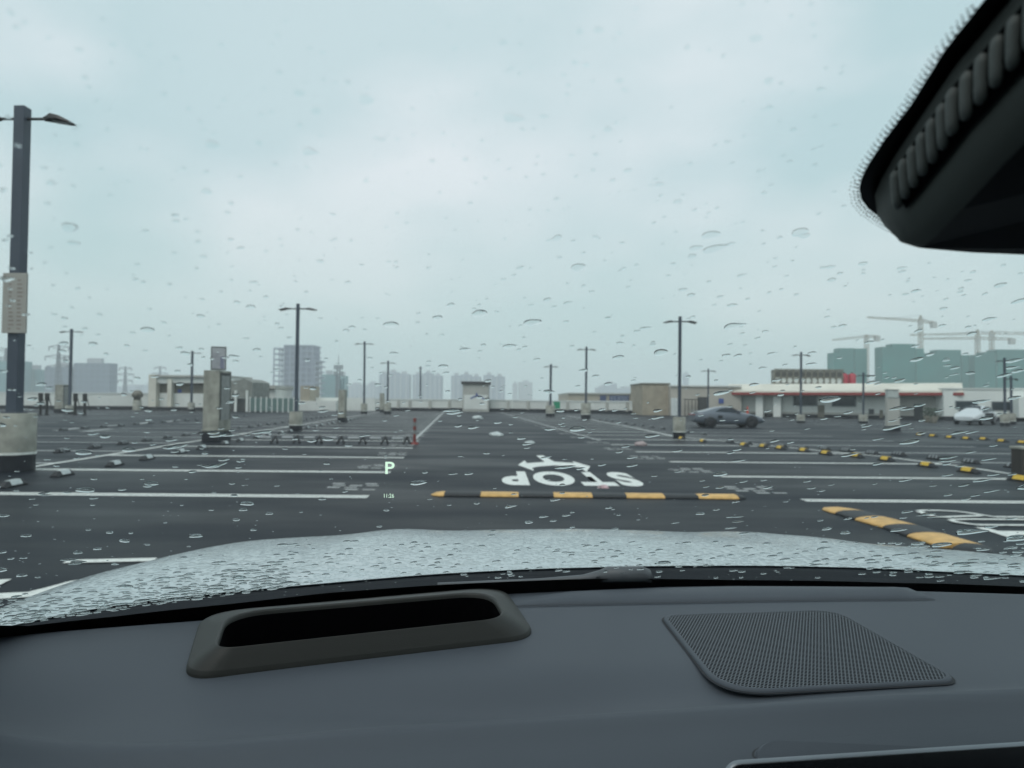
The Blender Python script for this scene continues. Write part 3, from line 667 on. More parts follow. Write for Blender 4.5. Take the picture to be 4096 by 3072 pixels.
# litter
def crumple(px, py, r, m, label):
    p = G(px, py); bm = bmesh.new(); bmesh.ops.create_icosphere(bm, subdivisions=3, radius=r)
    for v in bm.verts:
        k = 1+.35*noise.noise(v.co*9/r*.1+Vector((px, 0, 0)))+.25*noise.noise(v.co*28/r*.1); v.co = Vector((v.co.x*1.5*k, v.co.y*k, max(-r*.3, v.co.z*.7*k)+r*.3))
    me = bpy.data.meshes.new('litter'); bm.to_mesh(me); bm.free(); me.materials.append(m); o = bpy.data.objects.new('litter', me); C.objects.link(o)
    o.location = (p.x, p.y, .055 if py > 1930 else 0); tag(o, label, 'litter')
mpk = mat('pink_white_wrap', (.55, .38, .40), .5, var=.45, scale=12)
crumple(2415, 1968, .055, mpk, 'crumpled red and white wrapper lying on the speed bump')
crumple(2564, 1782, .13, mat('pinkish_tissue', (.42, .34, .34), .7), 'pinkish crumpled litter in the right bays')
crumple(1911, 1677, .25, M_WREF, 'white scrap far along the aisle near its end')
crumple(1984, 1744, .17, M_WREF, 'white scrap lying mid-way along the aisle')
crumple(2119, 1776, .1, M_WREF, 'small pale scrap on the aisle right of the middle')

# ------------------------------------------------------------------ cars in the car park
def car(name, X0, Y0, rz, s, prof, paintm, label, wheels, wr_, dark_side=False):
    """prof rows: x, sill z, belt z, top z, half width low, half width belt, half width top"""
    root = empty(name, (X0, Y0, 0), rz, label, 'car'); root.scale = (s, s, s)
    rings = []
    for x, zs, zb, zt, w0, w1, w2 in prof:
        half = [(w0*.92, zs), (w0, zs+.12), (w1*1.0, (zs+zb)/2+.05), (w1*.97, zb-.05), (w1*.92, zb), (w2, zb+(zt-zb)*.75 if zt-zb > .15 else zt-.02), (w2*.8, zt-.015), (w2*.4, zt)]
        rings.append([(x, y, z) for y, z in half]+[(x, -y, z) for y, z in half[::-1]])
    bd = MB().loft(rings, cap=(True, True)).build('body', paintm, root)
    sb = bd.modifiers.new('sub', 'SUBSURF'); sb.levels = 1; sb.render_levels = 2
    return root, prof
def side_window(root, pts, w, name, m, out=.012):
    for sgn in (1, -1):
        mb = MB(); vs = [(x, sgn*(ww+out), z) for x, ww, z in pts]; vs2 = [(x, sgn*(ww-.03), z) for x, ww, z in pts]
        mb.loft([vs, vs2], smooth=False, cap=(True, True)).build(name, m, root)
def wheel(root, x, y, r, rimm):
    wd = MB(); pr = [(r*.62, -.1), (r*.95, -.1), (r, -.06), (r, .06), (r*.95, .1), (r*.62, .1)]
    n = 28; rings = []
    for rr, yy in pr: rings.append([(x+rr*math.cos(2*math.pi*i/n), y+yy, r+rr*math.sin(2*math.pi*i/n)) for i in range(n)])
    t_ = wd.loft(rings); wo_ = wd.build('wheel', M_RUB, root)
    sg_ = 1 if y > 0 else -1; rm = MB()
    yo = y+sg_*.085
    for k in range(10):
        a = 2*math.pi*k/10; c_ = Vector((x, yo, r)); d = Vector((math.cos(a), 0, math.sin(a)))
        rm.tube(c_+d*.04, c_+d*r*.62, .022, .028, n=6)
    rm.tube((x, y+sg_*.02, r), (x, y+sg_*.095, r), .06, n=12); rm.build('rim', rimm, wo_)
    dk = MB().tube((x, y-.03*1, r), (x, y+.03, r), r*.6, n=20).build('brake_disc', M_DARK, wo_)
grey = mat('gunmetal_car_paint', (.125, .145, .175), .28, metal=.2, var=.04, coat=.6)
prof = [(-2.12,.42,.72,.76,.70,.72,.60),(-2.02,.28,.80,.90,.84,.86,.70),(-1.7,.22,.86,.97,.90,.93,.74),(-1.25,.20,.88,1.08,.92,.95,.66),(-.8,.18,.90,1.22,.90,.94,.60),(-.3,.17,.90,1.295,.89,.92,.57),(.1,.17,.89,1.27,.89,.91,.57),(.55,.17,.87,1.06,.89,.91,.62),(.85,.18,.85,.92,.90,.92,.70),(1.3,.20,.80,.85,.90,.92,.72),(1.75,.22,.70,.74,.84,.86,.64),(2.1,.26,.52,.55,.66,.68,.5),(2.22,.32,.44,.46,.5,.5,.38)]
a = P(2778, 1711, 37.4); b = P(3067, 1711, 37.4); sc = (b.x-a.x)/4.38
cr_, _ = car('sports_car', (a.x+b.x)/2, 37.4+.8, 0, sc, prof, grey, 'grey two-door sports coupe driving right between the bays', None, None)
side_window(cr_, [(-.95,.80,.93),(-.6,.73,1.14),(-.2,.71,1.21),(.12,.71,1.19),(.5,.79,.98),(.62,.84,.91)], 0, 'side_window', M_WIN)
MB().loft([[(.62,-.62,1.0),(.62,.62,1.0),(.16,.5,1.255),(.16,-.5,1.255)],[(.58,-.6,.98),(.58,.6,.98),(.14,.48,1.235),(.14,-.48,1.235)]], smooth=False, cap=(True,True)).build('windscreen', M_WIN, cr_)
for x in (-1.22, 1.28):
    for y in (-.84, .84): wheel(cr_, x, y, .335, mat('dark_rim', (.07, .07, .075), .4, metal=.6))
for sg_ in (-1, 1):
    for x in (-1.22, 1.28): MB().tube((x, sg_*.80, .36), (x, sg_*.925, .36), .385, n=28).build('wheel_arch', M_BLK, cr_)
    MB().box(.42, .6, sg_*.98-.07, sg_*.98+.07, .92, 1.04).build('door_mirror', grey, cr_, bevel=.03)
    MB().box(-.78, -.5, sg_*.93-.012, sg_*.93+.012, .55, .74).build('air_intake', M_BLK, cr_)
    MB().box(1.82, 2.0, sg_*.62-.1, sg_*.62+.1, .6, .68).build('headlight', M_WREF, cr_, bevel=.03)
MB().box(-2.14, -2.09, -.7, .7, .74, .80).build('tail_light', mat('tail_red', (.3, .02, .02), .3), cr_)
MB().box(-2.08, -1.82, -.6, .6, 1.0, 1.03).build('spoiler', grey, cr_, bevel=.01)
white = mat('white_car_paint', (.62, .66, .68), .3, var=.03, coat=.6)
prof = [(-2.2,.4,.75,.8,.72,.74,.62),(-2.1,.28,.88,.98,.82,.84,.68),(-1.7,.24,.92,1.1,.86,.88,.62),(-1.2,.22,.94,1.36,.88,.9,.58),(-.5,.2,.95,1.46,.88,.9,.57),(.2,.2,.94,1.44,.88,.9,.57),(.8,.2,.92,1.18,.88,.9,.62),(1.1,.21,.90,.98,.88,.9,.7),(1.6,.22,.84,.9,.86,.88,.7),(2.0,.26,.72,.78,.78,.8,.6),(2.22,.32,.55,.6,.6,.62,.5)]
p = G(3925, 1699)
wc, _ = car('parked_car', p.x, p.y+.6, R_(180+38), .92, prof, white, 'white parked saloon with dark windows and doors by the white hall', None, None)
side_window(wc, [(-1.45,.78,.98),(-1.1,.71,1.25),(-.5,.69,1.37),(.2,.69,1.35),(.75,.78,1.1),(.95,.86,.98)], 0, 'side_window', M_WIN)
for sg_ in (-1, 1): MB().box(-1.0, .75, sg_*.905-.012, sg_*.905+.012, .28, .9).build('dark_door', M_BLK, wc)
MB().loft([[(1.0,-.65,1.0),(1.0,.65,1.0),(.35,.5,1.42),(.35,-.5,1.42)],[(.96,-.6,.98),(.96,.6,.98),(.31,.48,1.4),(.31,-.48,1.4)]], smooth=False, cap=(True,True)).build('windscreen', M_WIN, wc)
for x in (-1.3, 1.35):
    for y in (-.8, .8): wheel(wc, x, y, .32, M_STEEL)

# ------------------------------------------------------------------ city behind
def bldg_mat(name, col, floor=3.0, dark=.6):
    if name in _m: return _m[name]
    m = bpy.data.materials.new(name); m.use_nodes = True; n = m.node_tree.nodes; l = m.node_tree.links; b = n['Principled BSDF']; b.inputs['Roughness'].default_value = .8
    t = n.new('ShaderNodeTexCoord'); br = n.new('ShaderNodeTexBrick'); br.offset = 0
    mp_ = n.new('ShaderNodeMapping'); mp_.inputs['Rotation'].default_value = (R_(90), 0, 0); l.new(t.outputs['Object'], mp_.inputs[0]); l.new(mp_.outputs[0], br.inputs['Vector'])
    br.inputs['Color1'].default_value = tuple(v*dark for v in col)+(1,); br.inputs['Color2'].default_value = tuple(v*(dark+.12) for v in col)+(1,); br.inputs['Mortar'].default_value = tuple(col)+(1,)
    br.inputs['Scale'].default_value = 1; br.inputs['Mortar Size'].default_value = .45; br.inputs['Brick Width'].default_value = 3.4; br.inputs['Row Height'].default_value = floor
    l.new(br.outputs[0], b.inputs['Base Color']); _m[name] = m; return m
def tower(name, masses, Y, depth, m, label, bands=True, group=None, zlow=-18, crown=True):
    root = empty(name, (X((masses[0][0]+masses[-1][1])/2, Y), Y, zlow), 0, label, 'tower' if 'tower' in name else 'building', group); ox = root.location.x
    wl = MB(); bn = MB(); rp = MB()
    for k, (x0, x1, yt) in enumerate(masses):
        xa, xb, zt = X(x0, Y)-ox, X(x1, Y)-ox, Z((x0+x1)/2, yt, Y)-zlow; yo = (k % 2)*.8
        wl.box(xa, xb, yo, depth-yo, 0, zt)
        if bands:
            nb_ = int((xb-xa)/5)
            for j in range(nb_):
                xx = xa+(xb-xa)*(j+.5)/max(1, nb_); bn.box(xx-.8, xx+.8, yo-.9, yo-.02, 0, zt-2)
        if crown: rp.box(xa+(xb-xa)*.3, xa+(xb-xa)*.7, 2+yo, depth*.6, zt+.01, zt+3)
    wl.build('wall', m, root)
    if bands and bn.v: bn.build('balcony_column', mat('tower_trim', (.38, .40, .42), .8), root)
    if rp.v: rp.build('roof_block', mat('tower_trim', (.38, .40, .42), .8), root)
    return root
BG = bldg_mat('blue_grey_facade', (.26, .31, .38), 3.1, .6); BG2 = bldg_mat('slate_facade', (.15, .19, .245), 3.3, .75)
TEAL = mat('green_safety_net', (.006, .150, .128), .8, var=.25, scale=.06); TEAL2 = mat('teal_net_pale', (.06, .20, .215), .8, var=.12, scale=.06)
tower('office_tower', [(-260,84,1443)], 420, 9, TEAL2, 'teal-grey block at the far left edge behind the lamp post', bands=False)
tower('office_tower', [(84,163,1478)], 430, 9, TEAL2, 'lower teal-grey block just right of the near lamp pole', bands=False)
tower('office_tower', [(176,288,1468),(288,435,1452)], 400, 9, BG2, 'wide slate office block behind the far left cabinet', bands=False)
tower('apartment_tower', [(470,545,1545),(565,612,1540)], 960, 60, BG, 'very faint pale blocks behind the far left pylons', bands=False)
tower('net_tower', [(1282,1340,1498),(1352,1381,1503)], 480, 9, TEAL2, 'teal wrapped tower behind the telecom mast', bands=False)
tower('apartment_tower', [(1392,1446,1538)], 980, 40, BG, 'very faint tower right of the telecom mast')
tower('apartment_tower', [(1470,1500,1533)], 960, 40, BG, 'faint narrow tower left of the blue-grey trio')
tower('apartment_tower', [(1516,1547,1495),(1547,1590,1488),(1590,1636,1496)], 760, 16, BG, 'blue-grey stepped apartment tower, left one of the trio left of the booth', group='blue-grey apartment towers at the centre')
tower('apartment_tower', [(1650,1690,1498),(1690,1730,1492),(1730,1766,1503)], 760, 16, BG, 'blue-grey stepped apartment tower, just left of the booth', group='blue-grey apartment towers at the centre')
tower('apartment_tower', [(1804,1842,1502),(1842,1885,1498),(1885,1922,1506)], 750, 16, BG, 'blue-grey apartment tower rising behind the booth', group='blue-grey apartment towers at the centre')
tower('apartment_tower', [(1933,1975,1500),(1975,2019,1506)], 750, 16, BG, 'blue-grey apartment tower, just right of the booth', group='blue-grey apartment towers at the centre')
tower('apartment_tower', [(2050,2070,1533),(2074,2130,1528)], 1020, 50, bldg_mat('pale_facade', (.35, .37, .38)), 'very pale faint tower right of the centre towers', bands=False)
tower('apartment_tower', [(2400,2424,1548),(2424,2468,1534),(2470,2560,1553)], 980, 60, BG, 'faint blue block above the low beige building', bands=False)
tower('skyscraper_tower', [(2736,2755,1492)], 1030, 10, BG, 'very faint slender skyscraper right of the lamp before the coupe', bands=False)
NG = 'green netted towers under construction'
tower('netted_tower', [(3336,3359,1410),(3359,3421,1392),(3421,3468,1394)], 330, 7, TEAL, 'green netted tower under construction behind the chillers', bands=False, group=NG, crown=False)
tower('netted_tower', [(3531,3574,1387),(3574,3667,1375),(3667,3697,1394)], 320, 7, TEAL, 'tallest green netted tower behind the pale pillar', bands=False, group=NG, crown=False)
tower('netted_tower', [(3697,3752,1413),(3752,3850,1399),(3850,3900,1420)], 326, 7, TEAL, 'green netted tower between the two cranes at the right', bands=False, group=NG, crown=False)
tower('netted_tower', [(3900,3942,1420),(3942,3989,1408),(3989,4300,1399)], 322, 7, TEAL, 'green netted tower cut by the right edge', bands=False, group=NG, crown=False)
# unfinished tower: open slabs and columns
Yu = 420; ut = empty('unfinished_tower', (X(1170,Yu), Yu, -18), 0, 'unfinished concrete tower with open floors behind the mid lamp post', 'tower'); ox = X(1170,Yu)
def fl(x0, x1, ytop, name, dark):
    xa, xb = X(x0,Yu)-ox, X(x1,Yu)-ox; zt = Z(x0, ytop, Yu)+18; mb = MB(); nf = int(zt/3.4)
    for k in range(nf+1):
        z = zt-k*3.4; mb.box(xa, xb, 0, 16, z-.7, z)
        for j in range(int((xb-xa)/3.5)+1):
            x = min(xb-.7, xa+j*3.5); mb.box(x, x+.7, .1, .8, z-3.4, z-.7); mb.box(x, x+.7, 15, 15.7, z-3.4, z-.7)
    mb.build(name, mat('raw_concrete', (.22, .25, .32), .9), ut)
    if dark:
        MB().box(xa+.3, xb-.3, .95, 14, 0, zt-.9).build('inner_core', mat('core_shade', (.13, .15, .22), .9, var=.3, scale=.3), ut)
fl(1090, 1130, 1391, 'open_floors', False); fl(1131, 1253, 1379, 'open_floors', True); fl(1253.5, 1272, 1440, 'open_floors', False)
# telecom mast, pylons, cranes
def lattice(mb, A, B, w0, w1, n, r):
    A = Vector(A); B = Vector(B); d = (B-A).normalized(); u = d.cross(Vector((0, 1, 0))).normalized(); v = d.cross(u)
    prev = None
    for k in range(n+1):
        c = A.lerp(B, k/n); ww = w0+(w1-w0)*k/n; cs = [c+(u*a+v*b)*ww/2 for a, b in ((-1, -1), (1, -1), (1, 1), (-1, 1))]
        if prev:
            for i in range(4): mb.tube(prev[i], cs[i], r, n=4, smooth=False); mb.tube(prev[i], cs[(i+1) % 4], r*.6, n=4, smooth=False)
        prev = cs
Ym = 300; tm = empty('telecom_mast', (X(1352,Ym), Ym, -18), 0, 'telecom mast with antenna rings before the teal wrapped tower', 'mast')
zt = Z(1352,1440,Ym)+18; mb = MB(); lattice(mb, (0, 0, 0), (0, 0, zt-4), 2.2, 1.1, 20, .16); mb.tube((0, 0, zt-4), (0, 0, zt+2), .12, n=5); mb.build('lattice', M_POLE, tm)
for zz in (zt-3.2, zt-6):
    an = MB()
    for k in range(8):
        a_ = k*math.pi/4; c_ = Vector((math.cos(a_)*1.8, math.sin(a_)*1.8, zz)); an.tube(c_-Vector((0, 0, 1)), c_+Vector((0, 0, 1)), .22, n=5); an.tube((0, 0, zz), c_, .07, n=4)
    an.build('antenna_ring', M_POLE, tm)
def pylon(px, ytop, Y, label):
    zt = Z(px, ytop, Y)+18; o = empty('power_pylon', (X(px,Y), Y, -18), 0, label, 'pylon', 'power pylons at the left')
    mb = MB(); lattice(mb, (0, 0, 0), (0, 0, zt*.55), zt*.16, zt*.045, 8, .26*Y/400); lattice(mb, (0, 0, zt*.55), (0, 0, zt), zt*.045, .5, 8, .24*Y/400); mb.build('lattice', M_POLE, o)
    for f_, l_ in ((.97, .11), (.86, .15), (.75, .13)):
        cm = MB()
        for s_ in (-1, 1):
            cm.tube((0, 0, zt*f_+.8), (s_*zt*l_, 0, zt*f_), .3*Y/400, n=4); cm.tube((0, 0, zt*f_-1.2), (s_*zt*l_, 0, zt*f_), .22*Y/400, n=4)
            cm.tube((s_*zt*l_, 0, zt*f_), (s_*zt*l_, 0, zt*f_-2.2), .26*Y/400, n=4)
        cm.build('cross_arm', M_POLE, o)
pylon(230, 1376, 360, 'tall power pylon left of the far left lamp post'); pylon(254, 1425, 470, 'smaller power pylon overlapping the far left lamp post')
pylon(499, 1466, 520, 'power pylon standing alone above the left parapet'); pylon(638, 1464, 640, 'faint power pylon above the low building roof')
pylon(18, 1392, 450, 'power pylon at the left edge beside the near pole')
def crane(px, ytop, yb, Y, jl, jr, label):
    o = empty('tower_crane', (X(px,Y), Y, -18), 0, label, 'crane', 'tower cranes at the right'); my = mat('crane_yellow', (.26, .22, .13), .7); r = .15
    j = jl[1]+(jr[1]-jl[1])*(px-jl[0])/(jr[0]-jl[0]); zj = Z(px, j, Y)+18; zt = Z(px, ytop, Y)+18
    mb = MB(); lattice(mb, (0, 0, 0), (0, 0, zj), 1.6, 1.6, 26, r); mb.build('mast', my, o)
    mb = MB(); lattice(mb, (0, 0, zj), (0, 0, zt), 1.8, .4, 3, r); mb.build('apex', my, o)
    e = [(X(q[0],Y)-X(px,Y), 0, Z(q[0], q[1], Y)+18) for q in (jl, jr)]
    long_, short = (0, 1) if abs(e[0][0]) > abs(e[1][0]) else (1, 0)
    for k_, nm in ((long_, 'jib'), (short, 'counter_jib')):
        mb = MB(); lattice(mb, (0, 0, zj+.5), e[k_], 1.1, .6 if k_ == long_ else 1.1, 14 if k_ == long_ else 5, r*.9); mb.build(nm, my, o)
        MB().tube((0, 0, zt), Vector(e[k_])*.7+Vector((0, 0, (zj)*.3)), .07, n=4).build('tie_rod', M_POLE, o)
    x, y, z = e[short]; MB().box(x-1.3, x+1.3, -1, 1, z-2.6, z+.4).build('counterweight', M_GREYW, o)
    MB().box(-1.6, -.2, -1.6, -1.1, zj-2.2, zj-.1).build('cab', M_GREYW, o)
crane(3684, 1262, 1390, 345, (3470,1269), (3736,1291), 'tallest tower crane above the green netted towers')
crane(3467, 1339, 1392, 365, (3331,1360), (3509,1346), 'tower crane over the netted tower behind the chillers')
crane(3912, 1318, 1415, 350, (3692,1355), (4049,1357), 'tower crane with its counterweight pointing to the right edge')
crane(3969, 1322, 1408, 360, (3641,1340), (4160,1334), 'pale tower crane nearest the right edge')

# ------------------------------------------------------------------ haze
hz = MB().box(-1150, 1150, -80, 1100, -19.2, 50).build('haze', bpy.data.materials.new('haze_air'))
hm_ = hz.data.materials[0]; hm_.use_nodes = True; hn = hm_.node_tree.nodes; hn.clear()
vo = hn.new('ShaderNodeVolumePrincipled'); vo.inputs['Color'].default_value = (.96, .99, 1, 1); vo.inputs['Density'].default_value = .0012; vo.inputs['Anisotropy'].default_value = .2
ho = hn.new('ShaderNodeOutputMaterial'); hm_.node_tree.links.new(vo.outputs[0], ho.inputs['Volume'])
tag(hz, kind='stuff')

# ------------------------------------------------------------------ the car we sit in (local frame: x right, y forward)
CA = R_(5.5); CO = Vector((.34, 0, 0))
own = empty('car', CO, CA, 'car seen from inside, wet pale bonnet ahead of its grey dashboard and rain-covered windscreen', 'car')
ca, sa = math.cos(CA), math.sin(CA)
def K(p): d = Vector(p)-CO; return Vector((d.x*ca+d.y*sa, -d.x*sa+d.y*ca, p[2]))
CAMK = K((0, 0, EYE))
def rayK(px, py):
    d = ray(px, py); return Vector((d.x*ca+d.y*sa, -d.x*sa+d.y*ca, d.z))
def D(px, py, z=1.15):
    d = rayK(px, py); t = (z-EYE)/d.z; return CAMK+d*t
def interp(t, x):
    x = abs(x)
    for (a, fa), (b, fb) in zip(t, t[1:]):
        if x <= b:
            u = (x-a)/(b-a); u = u; return fa+(fb-fa)*u
    return t[-1][1]
def smooth_tab(t):
    out = []; n = 60; X1 = t[-1][0]
    f_ = [interp(t, X1*i/n) for i in range(n+1)]
    for _ in range(12): f_ = [f_[0]*.5+f_[1]*.5]+[(f_[i-1]+2*f_[i]+f_[i+1])/4 for i in range(1, n)]+[f_[-1]]
    return [(X1*i/n, f_[i]) for i in range(n+1)]
T_REAR = smooth_tab([(0,1.163),(.2,1.155),(.37,1.13),(.61,1.062),(.70,1.035),(.785,.994),(.854,.941),(.92,.86)])
T_DASH = smooth_tab([(0,.925),(.26,.903),(.44,.872),(.588,.843),(.70,.822),(.788,.805),(.9,.76)])
yr = lambda x: interp(T_REAR, x)
yd = lambda x: interp(T_DASH, x)
M_HOOD = bpy.data.materials.new('wet_pearl_paint'); M_HOOD.use_nodes = True
n = M_HOOD.node_tree.nodes; l = M_HOOD.node_tree.links; b = n['Principled BSDF']; b.inputs['Base Color'].default_value = (.50, .58, .60, 1); b.inputs['Metallic'].default_value = .2
b.inputs['Roughness'].default_value = .32; b.inputs['Coat Weight'].default_value = .8; b.inputs['Coat Roughness'].default_value = .06
t = n.new('ShaderNodeTexCoord'); vo_ = n.new('ShaderNodeTexVoronoi'); vo_.inputs['Scale'].default_value = 95; vo_.feature = 'SMOOTH_F1'; vo_.inputs['Smoothness'].default_value = .35
nz_ = n.new('ShaderNodeTexNoise'); nz_.inputs['Scale'].default_value = 30; nz_.inputs['Detail'].default_value = 3
mm = n.new('ShaderNodeMix'); mm.data_type = 'VECTOR'; mm.inputs[0].default_value = .03; l.new(t.outputs['Object'], mm.inputs[4]); l.new(nz_.outputs[1], mm.inputs[5]); l.new(t.outputs['Object'], nz_.inputs['Vector'])
l.new(mm.outputs[1], vo_.inputs['Vector'])
rr = n.new('ShaderNodeMapRange'); rr.interpolation_type = 'SMOOTHSTEP'; rr.inputs[1].default_value = .2; rr.inputs[2].default_value = .62; rr.inputs[3].default_value = 1; rr.inputs[4].default_value = 0
l.new(vo_.outputs[0], rr.inputs[0]); bp = n.new('ShaderNodeBump'); bp.inputs['Strength'].default_value = .65; bp.inputs['Distance'].default_value = .003
l.new(rr.outputs[0], bp.inputs['Height']); l.new(bp.outputs[0], b.inputs['Normal']); l.new(bp.outputs[0], b.inputs['Coat Normal'])
def dashmat(name, col, rough=.62, var=.03, bump=.05):
    return mat(name, col, rough, var=var, scale=5, bump=bump, bscale=900, spec=.35)
M_DASH = dashmat('grey_dash_skin', (.062, .073, .088)); M_TRIM = dashmat('olive_black_trim', (.022, .023, .021), .5); M_VOID = mat('deep_black', (.0015, .0015, .002), .9, spec=0.02)
M_COWL = mat('cowl_plastic', (.008, .011, .015), .5, bump=.1, spec=.25); M_FRIT = mat('black_frit', (.0025, .0025, .003), .35); M_HEAD = dashmat('sensor_cover_plastic', (.07, .08, .075), .6); M_SLAT = dashmat('louvre_plastic', (.11, .125, .12), .55)
# bonnet
def hoodz(s): return 1.12-.1407*s*s
rings = []; NX = 60
xs_ = [-.93+1.86*i/NX for i in range(NX+1)]
for j in range(37):
    t = j/36; row = []
    for x in xs_:
        y0 = yr(x); yf = 2.28-.28*(abs(x)/.9)**4; y = y0+(yf-y0)*t; s = y-1.163
        s2 = y-y0*.6-1.163*.4
        z = 1.12-.1407*max(0, s2)**2; z -= .024*max(0, (abs(x)-.78)/.15)**2*min(1, .12+max(0, s2)/.75); z += .010*math.exp(-((abs(x)-.52+.1*t)/.09)**2)*min(1, t*3)
        z -= .036*max(0, x/.9)**1.2*min(1, max(0, s2)/.5)
        if t > .93: z -= .35*((t-.93)/.07)**2*.25
        row.append((x, y, z))
    e = row[0]; row.insert(0, (e[0]-.012, e[1], e[2]-.03)); row.insert(0, (e[0]-.014, e[1], e[2]-.3))
    e = row[-1]; row.append((e[0]+.012, e[1], e[2]-.03)); row.append((e[0]+.014, e[1], e[2]-.3))
    rings.append(row)
rings.append([(x, y+.04, z-.12) for x, y, z in rings[-1]]); rings.append([(x, y+.03, z-.5) for x, y, z in rings[-1]])
MB().loft(rings, closed=False).build('bonnet', M_HOOD, own, fix=False)
# cowl panel behind the bonnet
rings = [[(x, yr(x)+.02, 1.100) for x in xs_], [(x, yr(x)-.004, 1.1175) for x in xs_], [(x, yr(x)-.012, 1.114) for x in xs_], [(x, yr(x)-.10, 1.102-.02) for x in xs_], [(x, yr(x)-.2, 1.0) for x in xs_]]
MB().loft(rings, closed=False).build('cowl', M_COWL, own, fix=False)
# windscreen: ruled, curved both ways
def glass(x, t, off=0.0):
    k = abs(x)/.86
    yb = yr(x)-.11+.05*k**3; zb = 1.09; yt = .17-.09*k*k; zt = 1.57-.035*k*k
    X_ = x*(1-.27*t)
    p = Vector((X_, yb+(yt-yb)*t, zb+(zt-zb)*t+.018*math.sin(math.pi*t)))
    if off:
        n_ = Vector((x*.25, .46, .88)).normalized(); p += n_*off
    return p
rings = [[glass(-.86+1.72*i/60, j/30) for i in range(61)] for j in range(31)]
gm = bpy.data.materials.new('tinted_windscreen_glass'); gm.use_nodes = True; n = gm.node_tree.nodes; l = gm.node_tree.links; n.clear()
tr = n.new('ShaderNodeBsdfTransparent'); tr.inputs[0].default_value = (.97, .985, .98, 1); gl = n.new('ShaderNodeBsdfGlossy'); gl.inputs['Roughness'].default_value = .02; gl.inputs[0].default_value = (.4, .42, .43, 1)
fr_ = n.new('ShaderNodeFresnel'); fr_.inputs[0].default_value = 1.13; ms = n.new('ShaderNodeMixShader'); o_ = n.new('ShaderNodeOutputMaterial')
tc_ = n.new('ShaderNodeTexCoord'); nz_ = n.new('ShaderNodeTexNoise'); nz_.inputs['Scale'].default_value = 400; l.new(tc_.outputs['Object'], nz_.inputs['Vector'])
l.new(fr_.outputs[0], ms.inputs[0]); l.new(tr.outputs[0], ms.inputs[1]); l.new(gl.outputs[0], ms.inputs[2]); l.new(ms.outputs[0], o_.inputs[0])
MB().loft(rings, closed=False).build('windscreen', gm, own, fix=False)
# black ceramic border: lower band, side bands
def glass_at(px, py):
    d = rayK(px, py); best = None
    # march the sight line to the glass
    lo, hi = .05, 2.0
    def side(s):
        p = CAMK+d*s; tt = .5; x = p.x
        for _ in range(6):
            x = p.x/(1-.27*tt); g0 = glass(x, 0); g1 = glass(x, 1); tt = (p.y-g0.y)/(g1.y-g0.y); tt = min(1.2, max(-.3, tt))
        return p.z-glass(x, tt).z, x, tt
    for _ in range(50):
        m_ = (lo+hi)/2
        f0 = side(m_)[0]; 
        if f0 < 0: lo = m_
        else: hi = m_
    f0, x, tt = side(lo); return x, tt, CAMK+d*lo
edge = [(-300,2530),(0,2488),(123,2492),(461,2455),(922,2405),(1300,2362),(1852,2325),(2400,2306),(2900,2311),(3549,2322),(4096,2338),(4500,2352)]
tE = []
for q in edge:
    x, tt, _p = glass_at(*q); tE.append((x, tt))
def tedge(x):
    if x <= tE[0][0]: return tE[0][1]
    for (a, fa), (b_, fb) in zip(tE, tE[1:]):
        if x <= b_: return fa+(fb-fa)*(x-a)/(b_-a)
    return tE[-1][1]
MB().loft([[glass(-.86+1.72*i/90, tedge(-.86+1.72*i/90)*k, -.003) for i in range(91)] for k in (0, .35, .7, 1)], closed=False).build('lower_frit_band', M_FRIT, own, fix=False)
MB().loft([[glass(sx*(.86-.03*k), j/20, -.003) for j in range(21)] for sx in (-1,) for k in (0, 1)], closed=False).build('side_frit_band', M_FRIT, own, fix=False)
MB().loft([[glass(sx*(.86-.03*k), j/20, -.003) for j in range(21)] for sx in (1,) for k in (0, 1)], closed=False).build('side_frit_band', M_FRIT, own, fix=False)

# dashboard skin
T_CR = [(-.9,.66),(-.78,.64),(-.70,.60),(-.65,.565),(-.59,.535),(-.5,.53),(-.39,.55),(-.22,.562),(0,.568),(.16,.573),(.5,.57),(.9,.56)]
def ycr(x):
    for (a, fa), (b_, fb) in zip(T_CR, T_CR[1:]):
        if x <= b_: u = (x-a)/(b_-a); return fa+(fb-fa)*u
    return T_CR[-1][1]
_cr = [ycr(-.9+1.8*i/120) for i in range(121)]
for _ in range(10): _cr = [_cr[0]]+[(_cr[i-1]+2*_cr[i]+_cr[i+1])/4 for i in range(1, 120)]+[_cr[-1]]
def ycs(x):
    u = (x+.9)/1.8*120; i = max(0, min(119, int(u))); return _cr[i]+(_cr[i+1]-_cr[i])*(u-i)
def dashz(x, y):
    z = 1.15; c = ycs(x); d_ = y-c
    z += .0055*math.exp(-(d_/.013)**2)
    if d_ < 0: z -= .2*(-d_)+.5*d_*d_
    # soft hollow under the instrument visor
    z -= .016*math.exp(-((x+.30)/.2)**2-((y-.61)/.038)**2)
    z -= .012*math.exp(-((x+.66)/.08)**2-((y-.62)/.06)**2)
    e = yd(x)-y
    if e < .02: z -= .004*((.02-e)/.02)**2
    return z
rows = []
for i in range(181):
    x = -.93+1.86*i/180; col = []
    for j in range(111):
        y = .12+(yd(x)-.12)*j/110; col.append((x, y, dashz(x, y)))
    col.append((x, yd(x)+.004, 1.13)); col.append((x, yd(x)+.03, 1.05)); rows.append(col)

